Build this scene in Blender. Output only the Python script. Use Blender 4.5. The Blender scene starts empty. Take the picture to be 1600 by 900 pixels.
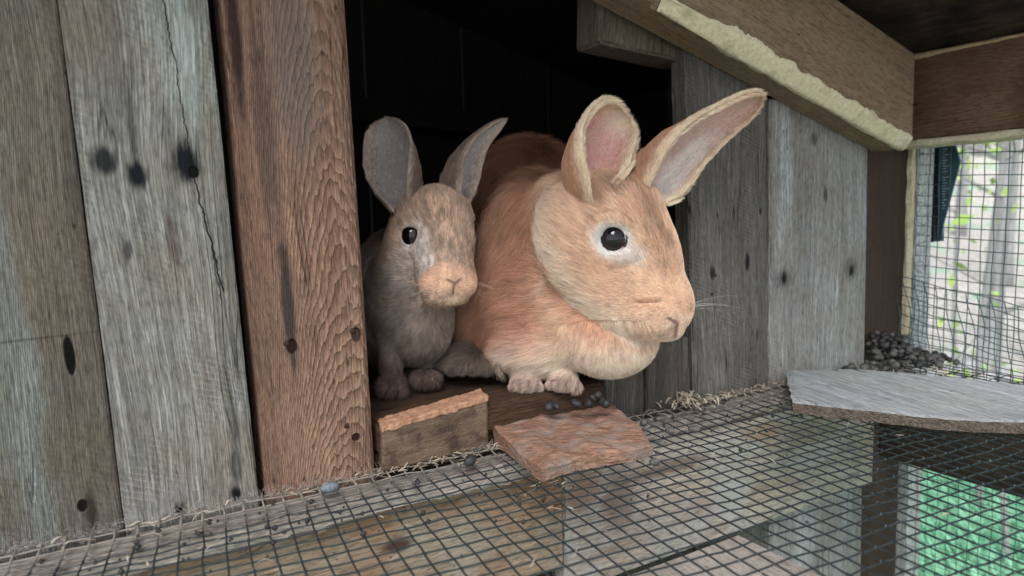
import bpy, math, random
import numpy as np
from mathutils import Matrix, Vector
rng = np.random.default_rng(7)
random.seed(7)
scn = bpy.context.scene
COL = scn.collection

# ------------------------------------------------------------------ camera
PITCH, ROLL, YAW = 0.110118, -0.027978, 0.526762
FPX = 1090.0
CAM = np.array([0.0, -0.494296, 0.193351])
_cy, _sy = math.cos(YAW), math.sin(YAW)
FW = np.array([_sy*math.cos(PITCH), _cy*math.cos(PITCH), -math.sin(PITCH)])
_r0 = np.array([_cy, -_sy, 0.0]); _u0 = np.cross(_r0, FW)
RT = math.cos(ROLL)*_r0 + math.sin(ROLL)*_u0
UP = -math.sin(ROLL)*_r0 + math.cos(ROLL)*_u0
cd = bpy.data.cameras.new('camera'); cam = bpy.data.objects.new('camera', cd); COL.objects.link(cam)
cd.sensor_width = 36.0; cd.lens = FPX/1600*36.0; cd.clip_start = 0.02; cd.clip_end = 400
M = Matrix(((RT[0], UP[0], -FW[0], CAM[0]), (RT[1], UP[1], -FW[1], CAM[1]), (RT[2], UP[2], -FW[2], CAM[2]), (0, 0, 0, 1)))
cam.matrix_world = M
cd.dof.use_dof = True; cd.dof.focus_distance = 0.56; cd.dof.aperture_fstop = 7.0
scn.camera = cam

def ray(px, py):
    return FW + RT*(px-800)/FPX - UP*(py-450)/FPX
def at(px, py, ax, val):                     # a sight line measured against a wall or floor plane
    d = ray(px, py); k = 'xyz'.index(ax)
    return CAM + d*(val-CAM[k])/d[k]

# ------------------------------------------------------------------ world, sun, exposure
SUN_EL, SUN_AZ = math.radians(50), math.radians(222)
w = bpy.data.worlds.new("World"); scn.world = w; w.use_nodes = True
nt = w.node_tree; nt.nodes.clear()
sky = nt.nodes.new('ShaderNodeTexSky'); sky.sky_type = 'NISHITA'; sky.sun_disc = False
sky.sun_elevation = SUN_EL; sky.sun_rotation = SUN_AZ; sky.air_density = 1.0; sky.dust_density = 1.0; sky.ozone_density = 1.0
hs = nt.nodes.new('ShaderNodeHueSaturation'); hs.inputs['Saturation'].default_value = 0.38
bg = nt.nodes.new('ShaderNodeBackground'); bg.inputs['Strength'].default_value = 0.12
wo = nt.nodes.new('ShaderNodeOutputWorld')
nt.links.new(sky.outputs[0], hs.inputs['Color']); nt.links.new(hs.outputs[0], bg.inputs[0]); nt.links.new(bg.outputs[0], wo.inputs[0])
sl = bpy.data.lights.new('sun', 'SUN'); sl.energy = 1.5; sl.angle = math.radians(28); sl.color = (1, .985, .97)
so = bpy.data.objects.new('sun', sl); COL.objects.link(so)
sd = Vector((math.sin(SUN_AZ)*math.cos(SUN_EL), math.cos(SUN_AZ)*math.cos(SUN_EL), math.sin(SUN_EL)))
so.rotation_euler = sd.to_track_quat('Z', 'Y').to_euler(); so.location = (-3, -3, 4)
scn.view_settings.view_transform = 'Standard'; scn.view_settings.look = 'None'
scn.view_settings.exposure = 1.07; scn.view_settings.gamma = 1.0
scn.cycles.use_denoising = True
scn.cycles.max_bounces = 8; scn.cycles.diffuse_bounces = 5; scn.cycles.transparent_max_bounces = 8

# ------------------------------------------------------------------ numpy noise
def _hash(i, j, k):
    n = (i*374761393 + j*668265263 + k*2147483647 % 1274126177).astype(np.int64)
    n = (n ^ (n >> 13))*1274126177
    n = (n ^ (n >> 16)) & 0xffffff
    return n/float(0xffffff)
def vn(P, scale=1.0, seed=0):
    P = np.asarray(P, float)*scale + seed*17.37
    I = np.floor(P).astype(np.int64); Fr = P-I; Fr = Fr*Fr*(3-2*Fr)
    out = 0
    for dx in (0, 1):
        for dy in (0, 1):
            for dz in (0, 1):
                wgt = (Fr[:, 0] if dx else 1-Fr[:, 0])*(Fr[:, 1] if dy else 1-Fr[:, 1])*(Fr[:, 2] if dz else 1-Fr[:, 2])
                out = out + wgt*_hash(I[:, 0]+dx, I[:, 1]+dy, I[:, 2]+dz)
    return out*2-1
def fbm(P, scale, seed=0, o=3):
    s = 0; a = 1
    for k in range(o):
        s = s + a*vn(P, scale*2**k, seed+k); a *= .5
    return s/1.6

# ------------------------------------------------------------------ object helpers
def finish(o, name, label=None, cat=None, group=None, kind=None):
    if label: o['label'] = label
    if cat: o['category'] = cat
    if group: o['group'] = group
    if kind: o['kind'] = kind
    return o
def mesh_obj(name, verts, faces, mat=None, parent=None, smooth=False, **kw):
    me = bpy.data.meshes.new(name)
    me.from_pydata([tuple(v) for v in verts], [], [tuple(f) for f in faces]); me.update()
    if smooth: me.polygons.foreach_set('use_smooth', [True]*len(me.polygons))
    if mat: me.materials.append(mat)
    o = bpy.data.objects.new(name, me); COL.objects.link(o)
    if parent: o.parent = parent
    return finish(o, name, **kw)
def empty(name, loc=(0, 0, 0), **kw):
    o = bpy.data.objects.new(name, None); COL.objects.link(o); o.location = loc
    return finish(o, name, **kw)
def params(n, L, r):
    a = [0.0, min(.2, r/L)] + list(np.linspace(0, 1, n+1)[1:-1]) + [1-min(.2, r/L), 1.0]
    return np.array(sorted(set(round(v, 5) for v in a)))
def lattice(tx, ty, tz):
    idx = {}; V = []
    nx, ny, nz = len(tx)-1, len(ty)-1, len(tz)-1
    def vi(i, j, k):
        key = (i, j, k)
        if key not in idx:
            idx[key] = len(V); V.append((tx[i], ty[j], tz[k], (i in (0, nx))+(j in (0, ny))+(k in (0, nz))))
        return idx[key]
    Fc = []
    for i in range(nx):
        for k in range(nz):
            Fc.append((vi(i, 0, k), vi(i+1, 0, k), vi(i+1, 0, k+1), vi(i, 0, k+1)))
            Fc.append((vi(i, ny, k), vi(i, ny, k+1), vi(i+1, ny, k+1), vi(i+1, ny, k)))
    for j in range(ny):
        for k in range(nz):
            Fc.append((vi(0, j, k), vi(0, j, k+1), vi(0, j+1, k+1), vi(0, j+1, k)))
            Fc.append((vi(nx, j, k), vi(nx, j+1, k), vi(nx, j+1, k+1), vi(nx, j, k+1)))
    for i in range(nx):
        for j in range(ny):
            Fc.append((vi(i, j, 0), vi(i, j+1, 0), vi(i+1, j+1, 0), vi(i+1, j, 0)))
            Fc.append((vi(i, j, nz), vi(i+1, j, nz), vi(i+1, j+1, nz), vi(i, j+1, nz)))
    return np.array(V), Fc
def timber(name, c8, mat, n=(6, 2, 30), r=.0015, amp=.0006, nscale=60, seed=0, parent=None, frame=None, hard=False, smooth=False, edge_amp=None, **kw):
    """a sawn piece given by its 8 corners (order: x0y0z0 x1y0z0 x0y1z0 x1y1z0 then the same at z1); local Z is the grain"""
    c8 = np.array(c8, float)
    L = [np.linalg.norm(c8[1]-c8[0]), np.linalg.norm(c8[2]-c8[0]), np.linalg.norm(c8[4]-c8[0])]
    V, Fc = lattice(params(n[0], L[0], r), params(n[1], L[1], r), params(n[2], L[2], r))
    x, y, z, e = V.T
    P = 0
    for q in range(8):
        wx = x if q & 1 else 1-x; wy = y if q & 2 else 1-y; wz = z if q & 4 else 1-z
        P = P + (wx*wy*wz)[:, None]*c8[q]
    ctr = P.mean(0)
    ax = (c8[1]-c8[0])/L[0]; ay = (c8[2]-c8[0])/L[1]; az = (c8[4]-c8[0])/L[2]
    nrm = ax*(2*(x > .999)-2.0*(x < .001)+0.0*(x))[:, None]*((x < .001) | (x > .999))[:, None] + \
          ay*(2*(y > .999)-2.0*(y < .001))[:, None] + az*(2*(z > .999)-2.0*(z < .001))[:, None]
    nrm = nrm/2
    P = P - nrm*(e >= 2)[:, None]*(r*.45)
    Q = np.stack([x*L[0], y*L[1], z*L[2]*.18], -1)
    P = P + nrm*(fbm(Q, nscale, seed)*amp)[:, None]
    ea = amp*2 if edge_amp is None else edge_amp
    P = P + nrm*((e >= 2)*(fbm(np.stack([x*L[0], y*L[1], z*L[2]*.8], -1), 110, seed+5)*ea - .2*ea))[:, None]
    # object frame: local x = ax, z = az, y = az x ax, origin at corner 0
    Z = Vector(az); X = Vector(ax); Y = Z.cross(X).normalized(); X = Y.cross(Z).normalized()
    Mw = Matrix((X, Y, Z)).transposed().to_4x4(); Mw.translation = Vector(c8[0])
    Rm = np.array(Mw.to_3x3())
    Pl = (P-c8[0])@Rm
    o = mesh_obj(name, Pl, Fc, mat, smooth=smooth, **kw)
    o.matrix_world = Mw
    if parent:
        o.parent = parent; o.matrix_parent_inverse = Matrix.Translation(-Vector(parent.location))
    return o
def board8(xb0, xb1, xt0, xt1, y0, y1, zb, zt, zb1=None, zt1=None):
    zb1 = zb if zb1 is None else zb1; zt1 = zt if zt1 is None else zt1
    return [(xb0, y0, zb), (xb1, y0, zb1), (xb0, y1, zb), (xb1, y1, zb1), (xt0, y0, zt), (xt1, y0, zt1), (xt0, y1, zt), (xt1, y1, zt1)]
def tube(pts, rad, sides=5, close=True):
    pts = np.array(pts, float); n = len(pts)
    rad = np.full(n, rad) if np.isscalar(rad) else np.array(rad)
    T = np.gradient(pts, axis=0); T /= np.linalg.norm(T, axis=1)[:, None]+1e-12
    ref = np.array([0, 0, 1.0]) if abs(T[0, 2]) < .8 else np.array([1.0, 0, 0])
    A = np.cross(T, ref); A /= np.linalg.norm(A, axis=1)[:, None]+1e-12; B = np.cross(T, A)
    V = []; Fc = []
    for k in range(n):
        for s in range(sides):
            t = 2*math.pi*s/sides
            V.append(pts[k]+rad[k]*(math.cos(t)*A[k]+math.sin(t)*B[k]))
    for k in range(n-1):
        for s in range(sides):
            a = k*sides+s; b = k*sides+(s+1) % sides
            Fc.append((a, b, b+sides, a+sides))
    if close:
        Fc.append(tuple(range(sides))[::-1]); Fc.append(tuple(range((n-1)*sides, n*sides)))
    return V, Fc
def join(parts):
    V = []; Fc = []
    for v, f in parts:
        o = len(V); V.extend(v); Fc.extend([tuple(i+o for i in q) for q in f])
    return V, Fc

# ------------------------------------------------------------------ material helpers
class NT:
    def __init__(s, name):
        s.m = bpy.data.materials.new(name); s.m.use_nodes = True; s.t = s.m.node_tree; s.t.nodes.clear()
        s.out = s.t.nodes.new('ShaderNodeOutputMaterial')
    def put(s, v, sock):
        if isinstance(v, bpy.types.NodeSocket): s.t.links.new(v, sock)
        elif v is not None:
            try: sock.default_value = v
            except Exception: sock.default_value = (v, v, v)
    def math(s, op, a, b=None, c=None, clamp=False):
        n = s.t.nodes.new('ShaderNodeMath'); n.operation = op; n.use_clamp = clamp
        s.put(a, n.inputs[0]); s.put(b, n.inputs[1]) if b is not None else None
        if c is not None: s.put(c, n.inputs[2])
        return n.outputs[0]
    def vec(s, op, a, b=None):
        n = s.t.nodes.new('ShaderNodeVectorMath'); n.operation = op; s.put(a, n.inputs[0])
        if b is not None: s.put(b, n.inputs[1])
        return n.outputs['Value'] if op in ('LENGTH', 'DISTANCE', 'DOT_PRODUCT') else n.outputs[0]
    def coord(s, kind='Object'):
        return s.t.nodes.new('ShaderNodeTexCoord').outputs[kind]
    def noise(s, v, scale=1., detail=3., rough=.55, dist=0.):
        n = s.t.nodes.new('ShaderNodeTexNoise'); s.put(v, n.inputs['Vector']); n.inputs['Scale'].default_value = scale
        n.inputs['Detail'].default_value = detail; n.inputs['Roughness'].default_value = rough; n.inputs['Distortion'].default_value = dist
        return n.outputs['Fac']
    def voro(s, v, scale):
        n = s.t.nodes.new('ShaderNodeTexVoronoi'); s.put(v, n.inputs['Vector']); n.inputs['Scale'].default_value = scale
        return n.outputs['Distance']
    def rng(s, v, a, b, c=0., d=1., smooth=False):
        n = s.t.nodes.new('ShaderNodeMapRange'); n.clamp = True
        if smooth: n.interpolation_type = 'SMOOTHSTEP'
        s.put(v, n.inputs[0])
        for k, q in zip((1, 2, 3, 4), (a, b, c, d)): n.inputs[k].default_value = q
        return n.outputs[0]
    def mix(s, f, a, b, mode='MIX'):
        n = s.t.nodes.new('ShaderNodeMix'); n.data_type = 'RGBA'; n.blend_type = mode; n.clamp_factor = True
        s.put(f, n.inputs['Factor'])
        for v, q in ((a, n.inputs['A']), (b, n.inputs['B'])):
            cs = [x for x in n.inputs if x.name == q.name and x.type == 'RGBA'][0]
            if isinstance(v, bpy.types.NodeSocket): s.t.links.new(v, cs)
            else: cs.default_value = (*v[:3], 1)
        return [x for x in n.outputs if x.type == 'RGBA'][0]
    def bump(s, h, dist=.001, strength=1., normal=None):
        n = s.t.nodes.new('ShaderNodeBump'); n.inputs['Distance'].default_value = dist; n.inputs['Strength'].default_value = strength
        s.put(h, n.inputs['Height'])
        if normal: s.put(normal, n.inputs['Normal'])
        return n.outputs[0]
    def bsdf(s, col, rough=.8, spec=.3, normal=None, metal=0., sheen=0., **kw):
        n = s.t.nodes.new('ShaderNodeBsdfPrincipled')
        if isinstance(col, tuple): col = (*col[:3], 1)
        s.put(col, n.inputs['Base Color']); s.put(rough, n.inputs['Roughness']); n.inputs['Specular IOR Level'].default_value = spec
        s.put(metal, n.inputs['Metallic'])
        for k, v in kw.items(): s.put(v, n.inputs[k.replace('_', ' ')])
        if normal: s.put(normal, n.inputs['Normal'])
        s.t.links.new(n.outputs[0], s.out.inputs[0]); return n
def simple(name, col, rough=.7, metal=0., spec=.4, var=.25, scale=80., bumpd=.0003):
    T = NT(name); c = T.coord(); n = T.noise(c, scale, 4)
    T.bsdf(T.mix(T.rng(n, .3, .7), tuple(x*(1-var) for x in col), tuple(min(1, x*(1+var)) for x in col)), rough, spec, T.bump(n, bumpd), metal)
    return T.m

def wood(name, light, dark, tint=None, tint_amt=.5, seed=0, rings=None, ring_amt=.5, fine=1., bump=.0007, spots=(), saw=0., crack=.5, pits=.6, wear=None, edge_dirt=None, lines=(), wear_lo=.5, warp=1.0, zo=0., ragged=1., side=None):
    T = NT(name); c = T.coord()
    if zo: c = T.vec('SUBTRACT', c, (0, 0, zo))
    off = T.vec('ADD', c, (seed*.371, seed*.177, seed*.613))
    sepn = T.t.nodes.new('ShaderNodeSeparateXYZ'); T.put(c, sepn.inputs[0]); X, Y, Z = sepn.outputs
    wn = T.noise(T.vec('MULTIPLY', off, (6, 6, 3.2)), 1., 2)
    wob = T.math('MULTIPLY', T.math('SUBTRACT', wn, .5), .03*warp)
    # warped coordinate: x shifted along the grain
    cmb = T.t.nodes.new('ShaderNodeCombineXYZ'); T.put(T.math('ADD', X, wob), cmb.inputs[0]); T.put(Y, cmb.inputs[1]); T.put(Z, cmb.inputs[2])
    wc = T.vec('ADD', cmb.outputs[0], (seed*.371, seed*.177, seed*.613))
    fine_n = T.noise(T.vec('MULTIPLY', wc, (900, 900, 26)), 1., 3, .6)
    med = T.noise(T.vec('MULTIPLY', wc, (210, 210, 5.5)), 1., 3, .6)
    big = T.noise(T.vec('MULTIPLY', wc, (34, 34, 3.0)), 1., 4, .55)
    blot = T.noise(off, 16., 5, .6)
    rag = T.noise(T.vec('MULTIPLY', wc, (1, 1, .22)), 520., 4, .65)
    f = T.math('ADD', T.math('MULTIPLY', med, .55), T.math('MULTIPLY', big, .45))
    f = T.rng(f, .38, .62)
    f = T.math('ADD', T.math('MULTIPLY', f, .55), T.math('MULTIPLY', T.rng(fine_n, .38, .62), .45*fine))
    height = T.math('ADD', T.math('MULTIPLY', T.rng(fine_n, .38, .62), .7), T.math('MULTIPLY', T.rng(med, .35, .65), .5))
    if rings:
        x0, beta, alpha, freq = rings[:4]
        xx = T.math('SUBTRACT', T.math('ADD', X, wob), x0)
        n2 = T.noise(T.vec('MULTIPLY', off, (170, 170, 24)), 1., 4, .65)
        Fld = T.math('ADD', T.math('MULTIPLY', T.math('MULTIPLY', xx, xx), beta), T.math('MULTIPLY', Z, alpha))
        Fld = T.math('ADD', Fld, T.math('MULTIPLY', T.noise(T.vec('MULTIPLY', off, (14, 14, 5)), 1., 2), rings[4] if len(rings) > 4 else .5))
        Fld = T.math('ADD', T.math('MULTIPLY', Fld, freq), T.math('MULTIPLY', n2, 1.9))
        fr = T.math('FRACT', Fld)
        r = T.rng(fr, 0., .85, 1., 0.)
        r = T.math('MULTIPLY', r, T.rng(fr, .0, .1, .3, 1.))
        f = T.math('ADD', T.math('MULTIPLY', f, 1-ring_amt), T.math('MULTIPLY', r, ring_amt))
        height = T.math('ADD', T.math('MULTIPLY', height, .45), T.math('MULTIPLY', r, .9))
    col = T.mix(f, dark, light)
    if tint: col = T.mix(T.math('MULTIPLY', T.rng(blot, .42, .64), tint_amt), col, tint)
    if wear:    # a second weathering tone in long patches
        wm = T.noise(T.vec('MULTIPLY', off, (26, 26, 4.5)), 1., 5, .65)
        col = T.mix(T.rng(wm, wear_lo, wear_lo+.16), col, T.mix(f, tuple(x*.55 for x in wear), wear))
    col = T.mix(T.rng(rag, .46, .66, 0., .45*ragged), col, (.02, .018, .015))
    if saw:
        sw = T.math('SINE', T.math('ADD', T.math('MULTIPLY', T.math('ADD', Z, T.math('MULTIPLY', X, .45)), 2*math.pi/.0042), T.math('MULTIPLY', T.noise(off, 30., 2), 7.)))
        sm = T.rng(T.noise(T.vec('MULTIPLY', off, (20, 20, 14)), 1., 2), .48, .62)
        swm = T.math('MULTIPLY', T.math('MULTIPLY', T.rng(sw, .1, .9), sm), saw)
        col = T.mix(T.math('MULTIPLY', swm, .35), col, tuple(min(1, x*1.3) for x in light))
        height = T.math('ADD', height, T.math('MULTIPLY', swm, .5))
    if crack:
        cn = T.noise(T.vec('MULTIPLY', wc, (46, 46, 2.4)), 1., 2, .5)
        cr = T.rng(T.math('ABSOLUTE', T.math('SUBTRACT', cn, .5)), 0., .006, 1., 0.)
        cr = T.math('MULTIPLY', cr, T.rng(T.noise(off, 9., 2), .52, .6))
        cr = T.math('MULTIPLY', cr, crack)
        col = T.mix(cr, col, (.008, .007, .006)); height = T.math('SUBTRACT', height, T.math('MULTIPLY', cr, 2.))
    if pits:
        pv = T.voro(T.vec('MULTIPLY', off, (1, 1, .55)), 95.)
        pm = T.math('MULTIPLY', T.rng(pv, .06, .13, 1., 0.), T.rng(T.noise(off, 23., 2), .50, .60))
        pm = T.math('MULTIPLY', pm, pits)
        col = T.mix(pm, col, (.012, .011, .01)); height = T.math('SUBTRACT', height, pm)
    for sp in spots:                       # stains and nail holes: x, z, radius x, radius z, amount, colour
        sx, sz, rx, rz, am = sp[:5]; sc = sp[5] if len(sp) > 5 else (.008, .009, .012)
        soft = sp[6] if len(sp) > 6 else .9
        dd = T.vec('MULTIPLY', T.vec('SUBTRACT', c, (sx, 0, sz)), (1/rx, 0, 1/rz))
        ln = T.math('ADD', T.vec('LENGTH', dd), T.math('MULTIPLY', T.math('SUBTRACT', T.noise(T.vec('MULTIPLY', off, (330, 330, 70)), 1., 3), .5), 1.1*soft))
        mk = T.math('MULTIPLY', T.rng(ln, 1-soft*.6, 1+soft*.35, 1., 0., True), am)
        col = T.mix(mk, col, sc)
        if soft < .5: height = T.math('SUBTRACT', height, T.math('MULTIPLY', mk, 5.))
    for ln_ in lines:                      # a check running with the grain: x0 z0 x1 z1 width
        x0, z0, x1, z1, wd = ln_
        t = T.rng(Z, min(z0, z1), max(z0, z1), 0, 1)
        xa, xb = (x0, x1) if z0 < z1 else (x1, x0)
        cx = T.math('ADD', T.math('MULTIPLY', t, xb-xa), xa)
        jag = T.math('MULTIPLY', T.math('SUBTRACT', T.noise(T.vec('MULTIPLY', off, (20, 20, 60)), 1., 4, .7), .5), .008)
        dx = T.math('ABSOLUTE', T.math('SUBTRACT', T.math('ADD', X, jag), cx))
        inz = T.math('MULTIPLY', T.math('GREATER_THAN', Z, min(z0, z1)), T.math('LESS_THAN', Z, max(z0, z1)))
        mk = T.math('MULTIPLY', T.rng(dx, wd*.4, wd, 1., 0.), inz)
        col = T.mix(mk, col, (.006, .005, .005)); height = T.math('SUBTRACT', height, T.math('MULTIPLY', mk, 5.))
    if edge_dirt:                          # dust and fluff stuck to the foot: z0 z1 colour
        ed = T.rng(T.math('ADD', Z, T.math('MULTIPLY', T.math('SUBTRACT', T.noise(off, 60., 4), .5), .02)), edge_dirt[0], edge_dirt[1], 1., 0., True)
        col = T.mix(T.math('MULTIPLY', ed, .8), col, edge_dirt[2])
    if side:
        g = T.t.nodes.new('ShaderNodeNewGeometry'); q = T.t.nodes.new('ShaderNodeSeparateXYZ'); T.put(g.outputs['True Normal'], q.inputs[0])
        col = T.mix(T.rng(T.math('ABSOLUTE', q.outputs[2]), .45, .8, 1., 0.), col, T.mix(T.rng(rag, .4, .6), side, tuple(x*.45 for x in side)))
    T.bsdf(col, .82, .22, T.bump(height, bump*1.7))
    return T.m

GREY_L, GREY_D = (.30, .285, .245), (.095, .088, .072)
m_boardA = wood('weathered grey brown board', (.42, .385, .32), (.12, .104, .08), tint=(.28, .20, .13), tint_amt=.5, seed=1, rings=(.03, 30., -1., 70., .10), ring_amt=.3, saw=.25,
    spots=[(.2825, .118, .0028, .0125, 1, (.004, .004, .004), .25), (.250, .131, .06, .0008, .45), (.279, .024, .003, .004, 1, (.01, .006, .004), .4), (.2, .3, .03, .1, .4, (.2, .13, .07)), (.283, .02, .003, .015, .8, (.05, .03, .02)), (.19, .03, .05, .03, .5, (.2, .12, .09))], wear=(.45, .47, .44), bump=.0009, zo=.088)
m_boardB = wood('weathered silver board', (.47, .465, .425), (.12, .113, .095), tint=(.22, .17, .11), tint_amt=.45, seed=2, saw=.35, wear=(.50, .54, .51), wear_lo=.54,
    spots=[(.013, .242, .0075, .009, .93), (.030, .233, .006, .010, 1.), (.030, .270, .002, .03, .5), (.0585, .240, .0085, .014, 1.), (.0625, .234, .003, .004, 1, (0, 0, 0), .3),
           (.045, .193, .004, .02, .55, (.07, .035, .02)), (.032, .014, .0035, .006, 1), (.067, .016, .004, .006, 1), (.069, .035, .004, .014, .6),
           (.02, .187, .003, .008, .7), (.066, .30, .006, .05, .5, (.42, .47, .45))],
    lines=[(.056, .34, .062, .235, .0004), (.062, .235, .073, .155, .0006), (.068, .19, .071, .15, .0004)], edge_dirt=(.0, .008, (.25, .22, .18)), bump=.0009, zo=.088)
m_post = wood('red brown fir post', (.50, .31, .215), (.14, .070, .046), tint=(.17, .12, .085), tint_amt=.35, seed=3, rings=(.060, 120., 1.0, 70., .13), ring_amt=.5, saw=0, fine=.8,
    spots=[(.0245, .145, .0045, .055, .85, (.03, .028, .028)), (.020, .26, .008, .07, .5, (.05, .04, .04)), (.025, .116, .0035, .005, 1, (.02, .01, .008), .4), (.071, .118, .0035, .005, .9, (.03, .012, .008), .4),
           (.065, .042, .003, .003, 1, (.03, .01, .006), .4), (.042, .31, .018, .07, .55, (.16, .14, .13)), (.032, .01, .004, .004, .8, (.02, .01, .01), .5), (.006, .33, .004, .06, .9, (.03, .015, .015))],
    edge_dirt=(.0, .012, (.22, .19, .17)), bump=.0016, warp=.8, zo=.0875)
m_right1 = wood('dark grey board', (.23, .22, .20), (.065, .06, .05), tint=(.11, .09, .07), tint_amt=.5, seed=4, saw=.5,
    spots=[(.029, .446, .004, .007, .9), (.079, .452, .004, .010, 1), (.028, .425, .002, .002, .9)], bump=.0008, crack=1.)
m_right2 = wood('pale grey board', (.46, .46, .44), (.19, .187, .175), tint=(.25, .22, .18), tint_amt=.5, seed=5, saw=.3,
    spots=[(.022, .433, .005, .008, 1), (.021, .433, .016, .012, .4), (.138, .432, .005, .007, 1), (.138, .434, .014, .014, .45), (.09, .52, .004, .01, .7), (.07, .58, .006, .008, .6)], bump=.0008, wear=(.55, .58, .59), wear_lo=.50)
m_lowstub = wood('dark cracked grey board', (.20, .185, .16), (.05, .045, .04), tint=(.12, .09, .07), seed=6, crack=1., bump=.001)
m_rafter = wood('aged tan timber', (.33, .235, .145), (.17, .115, .07), tint=(.24, .185, .13), tint_amt=.5, seed=7, rings=(.03, 40., .3, 90., .06), ring_amt=.3, saw=0, crack=.3, pits=.7, bump=.0004, fine=.5)
m_beam = wood('brown stained timber', (.18, .10, .057), (.085, .046, .027), tint=(.22, .15, .10), tint_amt=.5, seed=8, rings=(.04, 40., .3, 90., .06), ring_amt=.35, bump=.0005, fine=.6, crack=.4)
m_cornerpost = wood('dark brown timber', (.075, .050, .036), (.042, .029, .021), seed=9, bump=.0003, fine=.5, crack=.2, pits=.3)
m_block = wood('grey brown block', (.20, .165, .125), (.08, .062, .046), seed=10, bump=.0006, crack=.3)
m_dark = wood('dark stained plank', (.075, .052, .038), (.03, .022, .017), tint=(.02, .018, .018), tint_amt=.7, seed=11, bump=.001)
m_roof = wood('charred roof plank', (.13, .085, .055), (.04, .028, .02), tint=(.01, .01, .012), tint_amt=1.0, seed=12, bump=.0012, wear=(.15, .11, .085), wear_lo=.58)
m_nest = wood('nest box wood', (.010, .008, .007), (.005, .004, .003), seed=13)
m_nestfloor = wood('worn nest floor', (.16, .085, .045), (.06, .032, .018), tint=(.04, .025, .018), tint_amt=.8, seed=14, bump=.0008)
m_shelf = wood('window lit shelf board', (.62, .66, .68), (.22, .225, .23), tint=(.48, .47, .44), tint_amt=.5, seed=15, bump=.0010, crack=2., fine=1., saw=0, pits=.4, ragged=.6, side=(.22, .175, .14))  # window light on the top is put into the pale bluish colour; sides stay brown
m_orange = wood('orange brown board', (.40, .25, .15), (.21, .125, .075), tint=(.36, .31, .25), tint_amt=.9, seed=16, bump=.0006, spots=[(.06, .42, .012, .02, .9, (.05, .03, .025)), (.03, .52, .006, .012, .9, (.05, .02, .02)), (.09, .5, .006, .01, .8, (.05, .02, .02))], pits=1.)
m_plank = wood('pale dusty plank', (.70, .64, .57), (.38, .34, .30), tint=(.42, .34, .30), tint_amt=.6, seed=17, bump=.0006, spots=[(.14, .36, .01, .10, .6, (.14, .07, .055)), (.13, .25, .012, .06, .7, (.10, .05, .04)), (.05, .42, .02, .04, .4, (.3, .33, .34))], pits=1.)
m_tan = wood('pale tan board', (.62, .55, .45), (.28, .24, .19), tint=(.44, .46, .45), tint_amt=.8, seed=27, bump=.0006, pits=1.3, wear=(.42, .33, .24), wear_lo=.56, spots=[(.05, .06, .03, .02, .6, (.2, .13, .09)), (.03, .12, .008, .05, .7, (.12, .08, .06)), (.08, .2, .02, .03, .6, (.5, .52, .52)), (.02, .25, .01, .03, .6, (.3, .17, .08)), (.06, .33, .015, .05, .5, (.5, .53, .54)), (.03, .02, .02, .02, .7, (.3, .17, .11))])
m_ledge = wood('dusty ledge', (.60, .54, .47), (.30, .27, .235), tint=(.36, .30, .25), tint_amt=.6, seed=18, bump=.0012, pits=1.)
m_trim = wood('daylit trim', (.80, .82, .80), (.50, .50, .48), seed=19, bump=.0006)  # daylight falling on the strip is put into its near-white colour

def gnawed(name, a, b):
    T = NT(name); c = T.coord(); n = T.noise(c, 260., 4, .6); n2 = T.noise(c, 60., 3); n3 = T.noise(T.vec('MULTIPLY', c, (1, 1, .25)), 900., 3)
    h = T.math('ADD', T.math('MULTIPLY', n, .6), T.math('ADD', T.math('MULTIPLY', n2, .7), T.math('MULTIPLY', n3, .3)))
    col = T.mix(T.rng(n, .3, .7), b, a); col = T.mix(T.rng(n2, .55, .75, 0, .7), col, tuple(x*.6 for x in b))
    T.bsdf(col, .9, .15, T.bump(h, .0016)); return T.m
m_gnaw = gnawed('fresh gnawed wood', (.72, .67, .49), (.54, .46, .30))
m_gnaw2 = gnawed('gnawed wood', (.50, .40, .26), (.33, .22, .12))
def fibrous(name, a, b, c3, sc=(500, 500, 60)):
    T = NT(name); c = T.coord(); n = T.noise(T.vec('MULTIPLY', c, sc), 1., 4, .6); n2 = T.noise(c, 45., 5, .6); n3 = T.noise(c, 600., 3)
    col = T.mix(T.rng(n, .32, .68), b, a); col = T.mix(T.rng(n2, .48, .62, 0, .85), col, c3)
    T.bsdf(col, .9, .15, T.bump(T.math('ADD', n, T.math('MULTIPLY', n3, .6)), .002)); return T.m
m_chunk = fibrous('shredded reddish wood', (.40, .235, .165), (.14, .072, .05), (.25, .20, .17))
m_scrapface = fibrous('stained scrap face', (.20, .14, .095), (.11, .075, .052), (.055, .035, .03), (160, 160, 30))
m_scraptop = gnawed('saw cut top', (.52, .31, .20), (.34, .17, .10))

# ------------------------------------------------------------------ THE HUTCH
hutch = empty('rabbit_hutch', (0, 0, 0), label='weathered wooden rabbit hutch of grey boards with chewed beams and wire floor', cat='rabbit hutch')
K = dict(parent=hutch)
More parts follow.
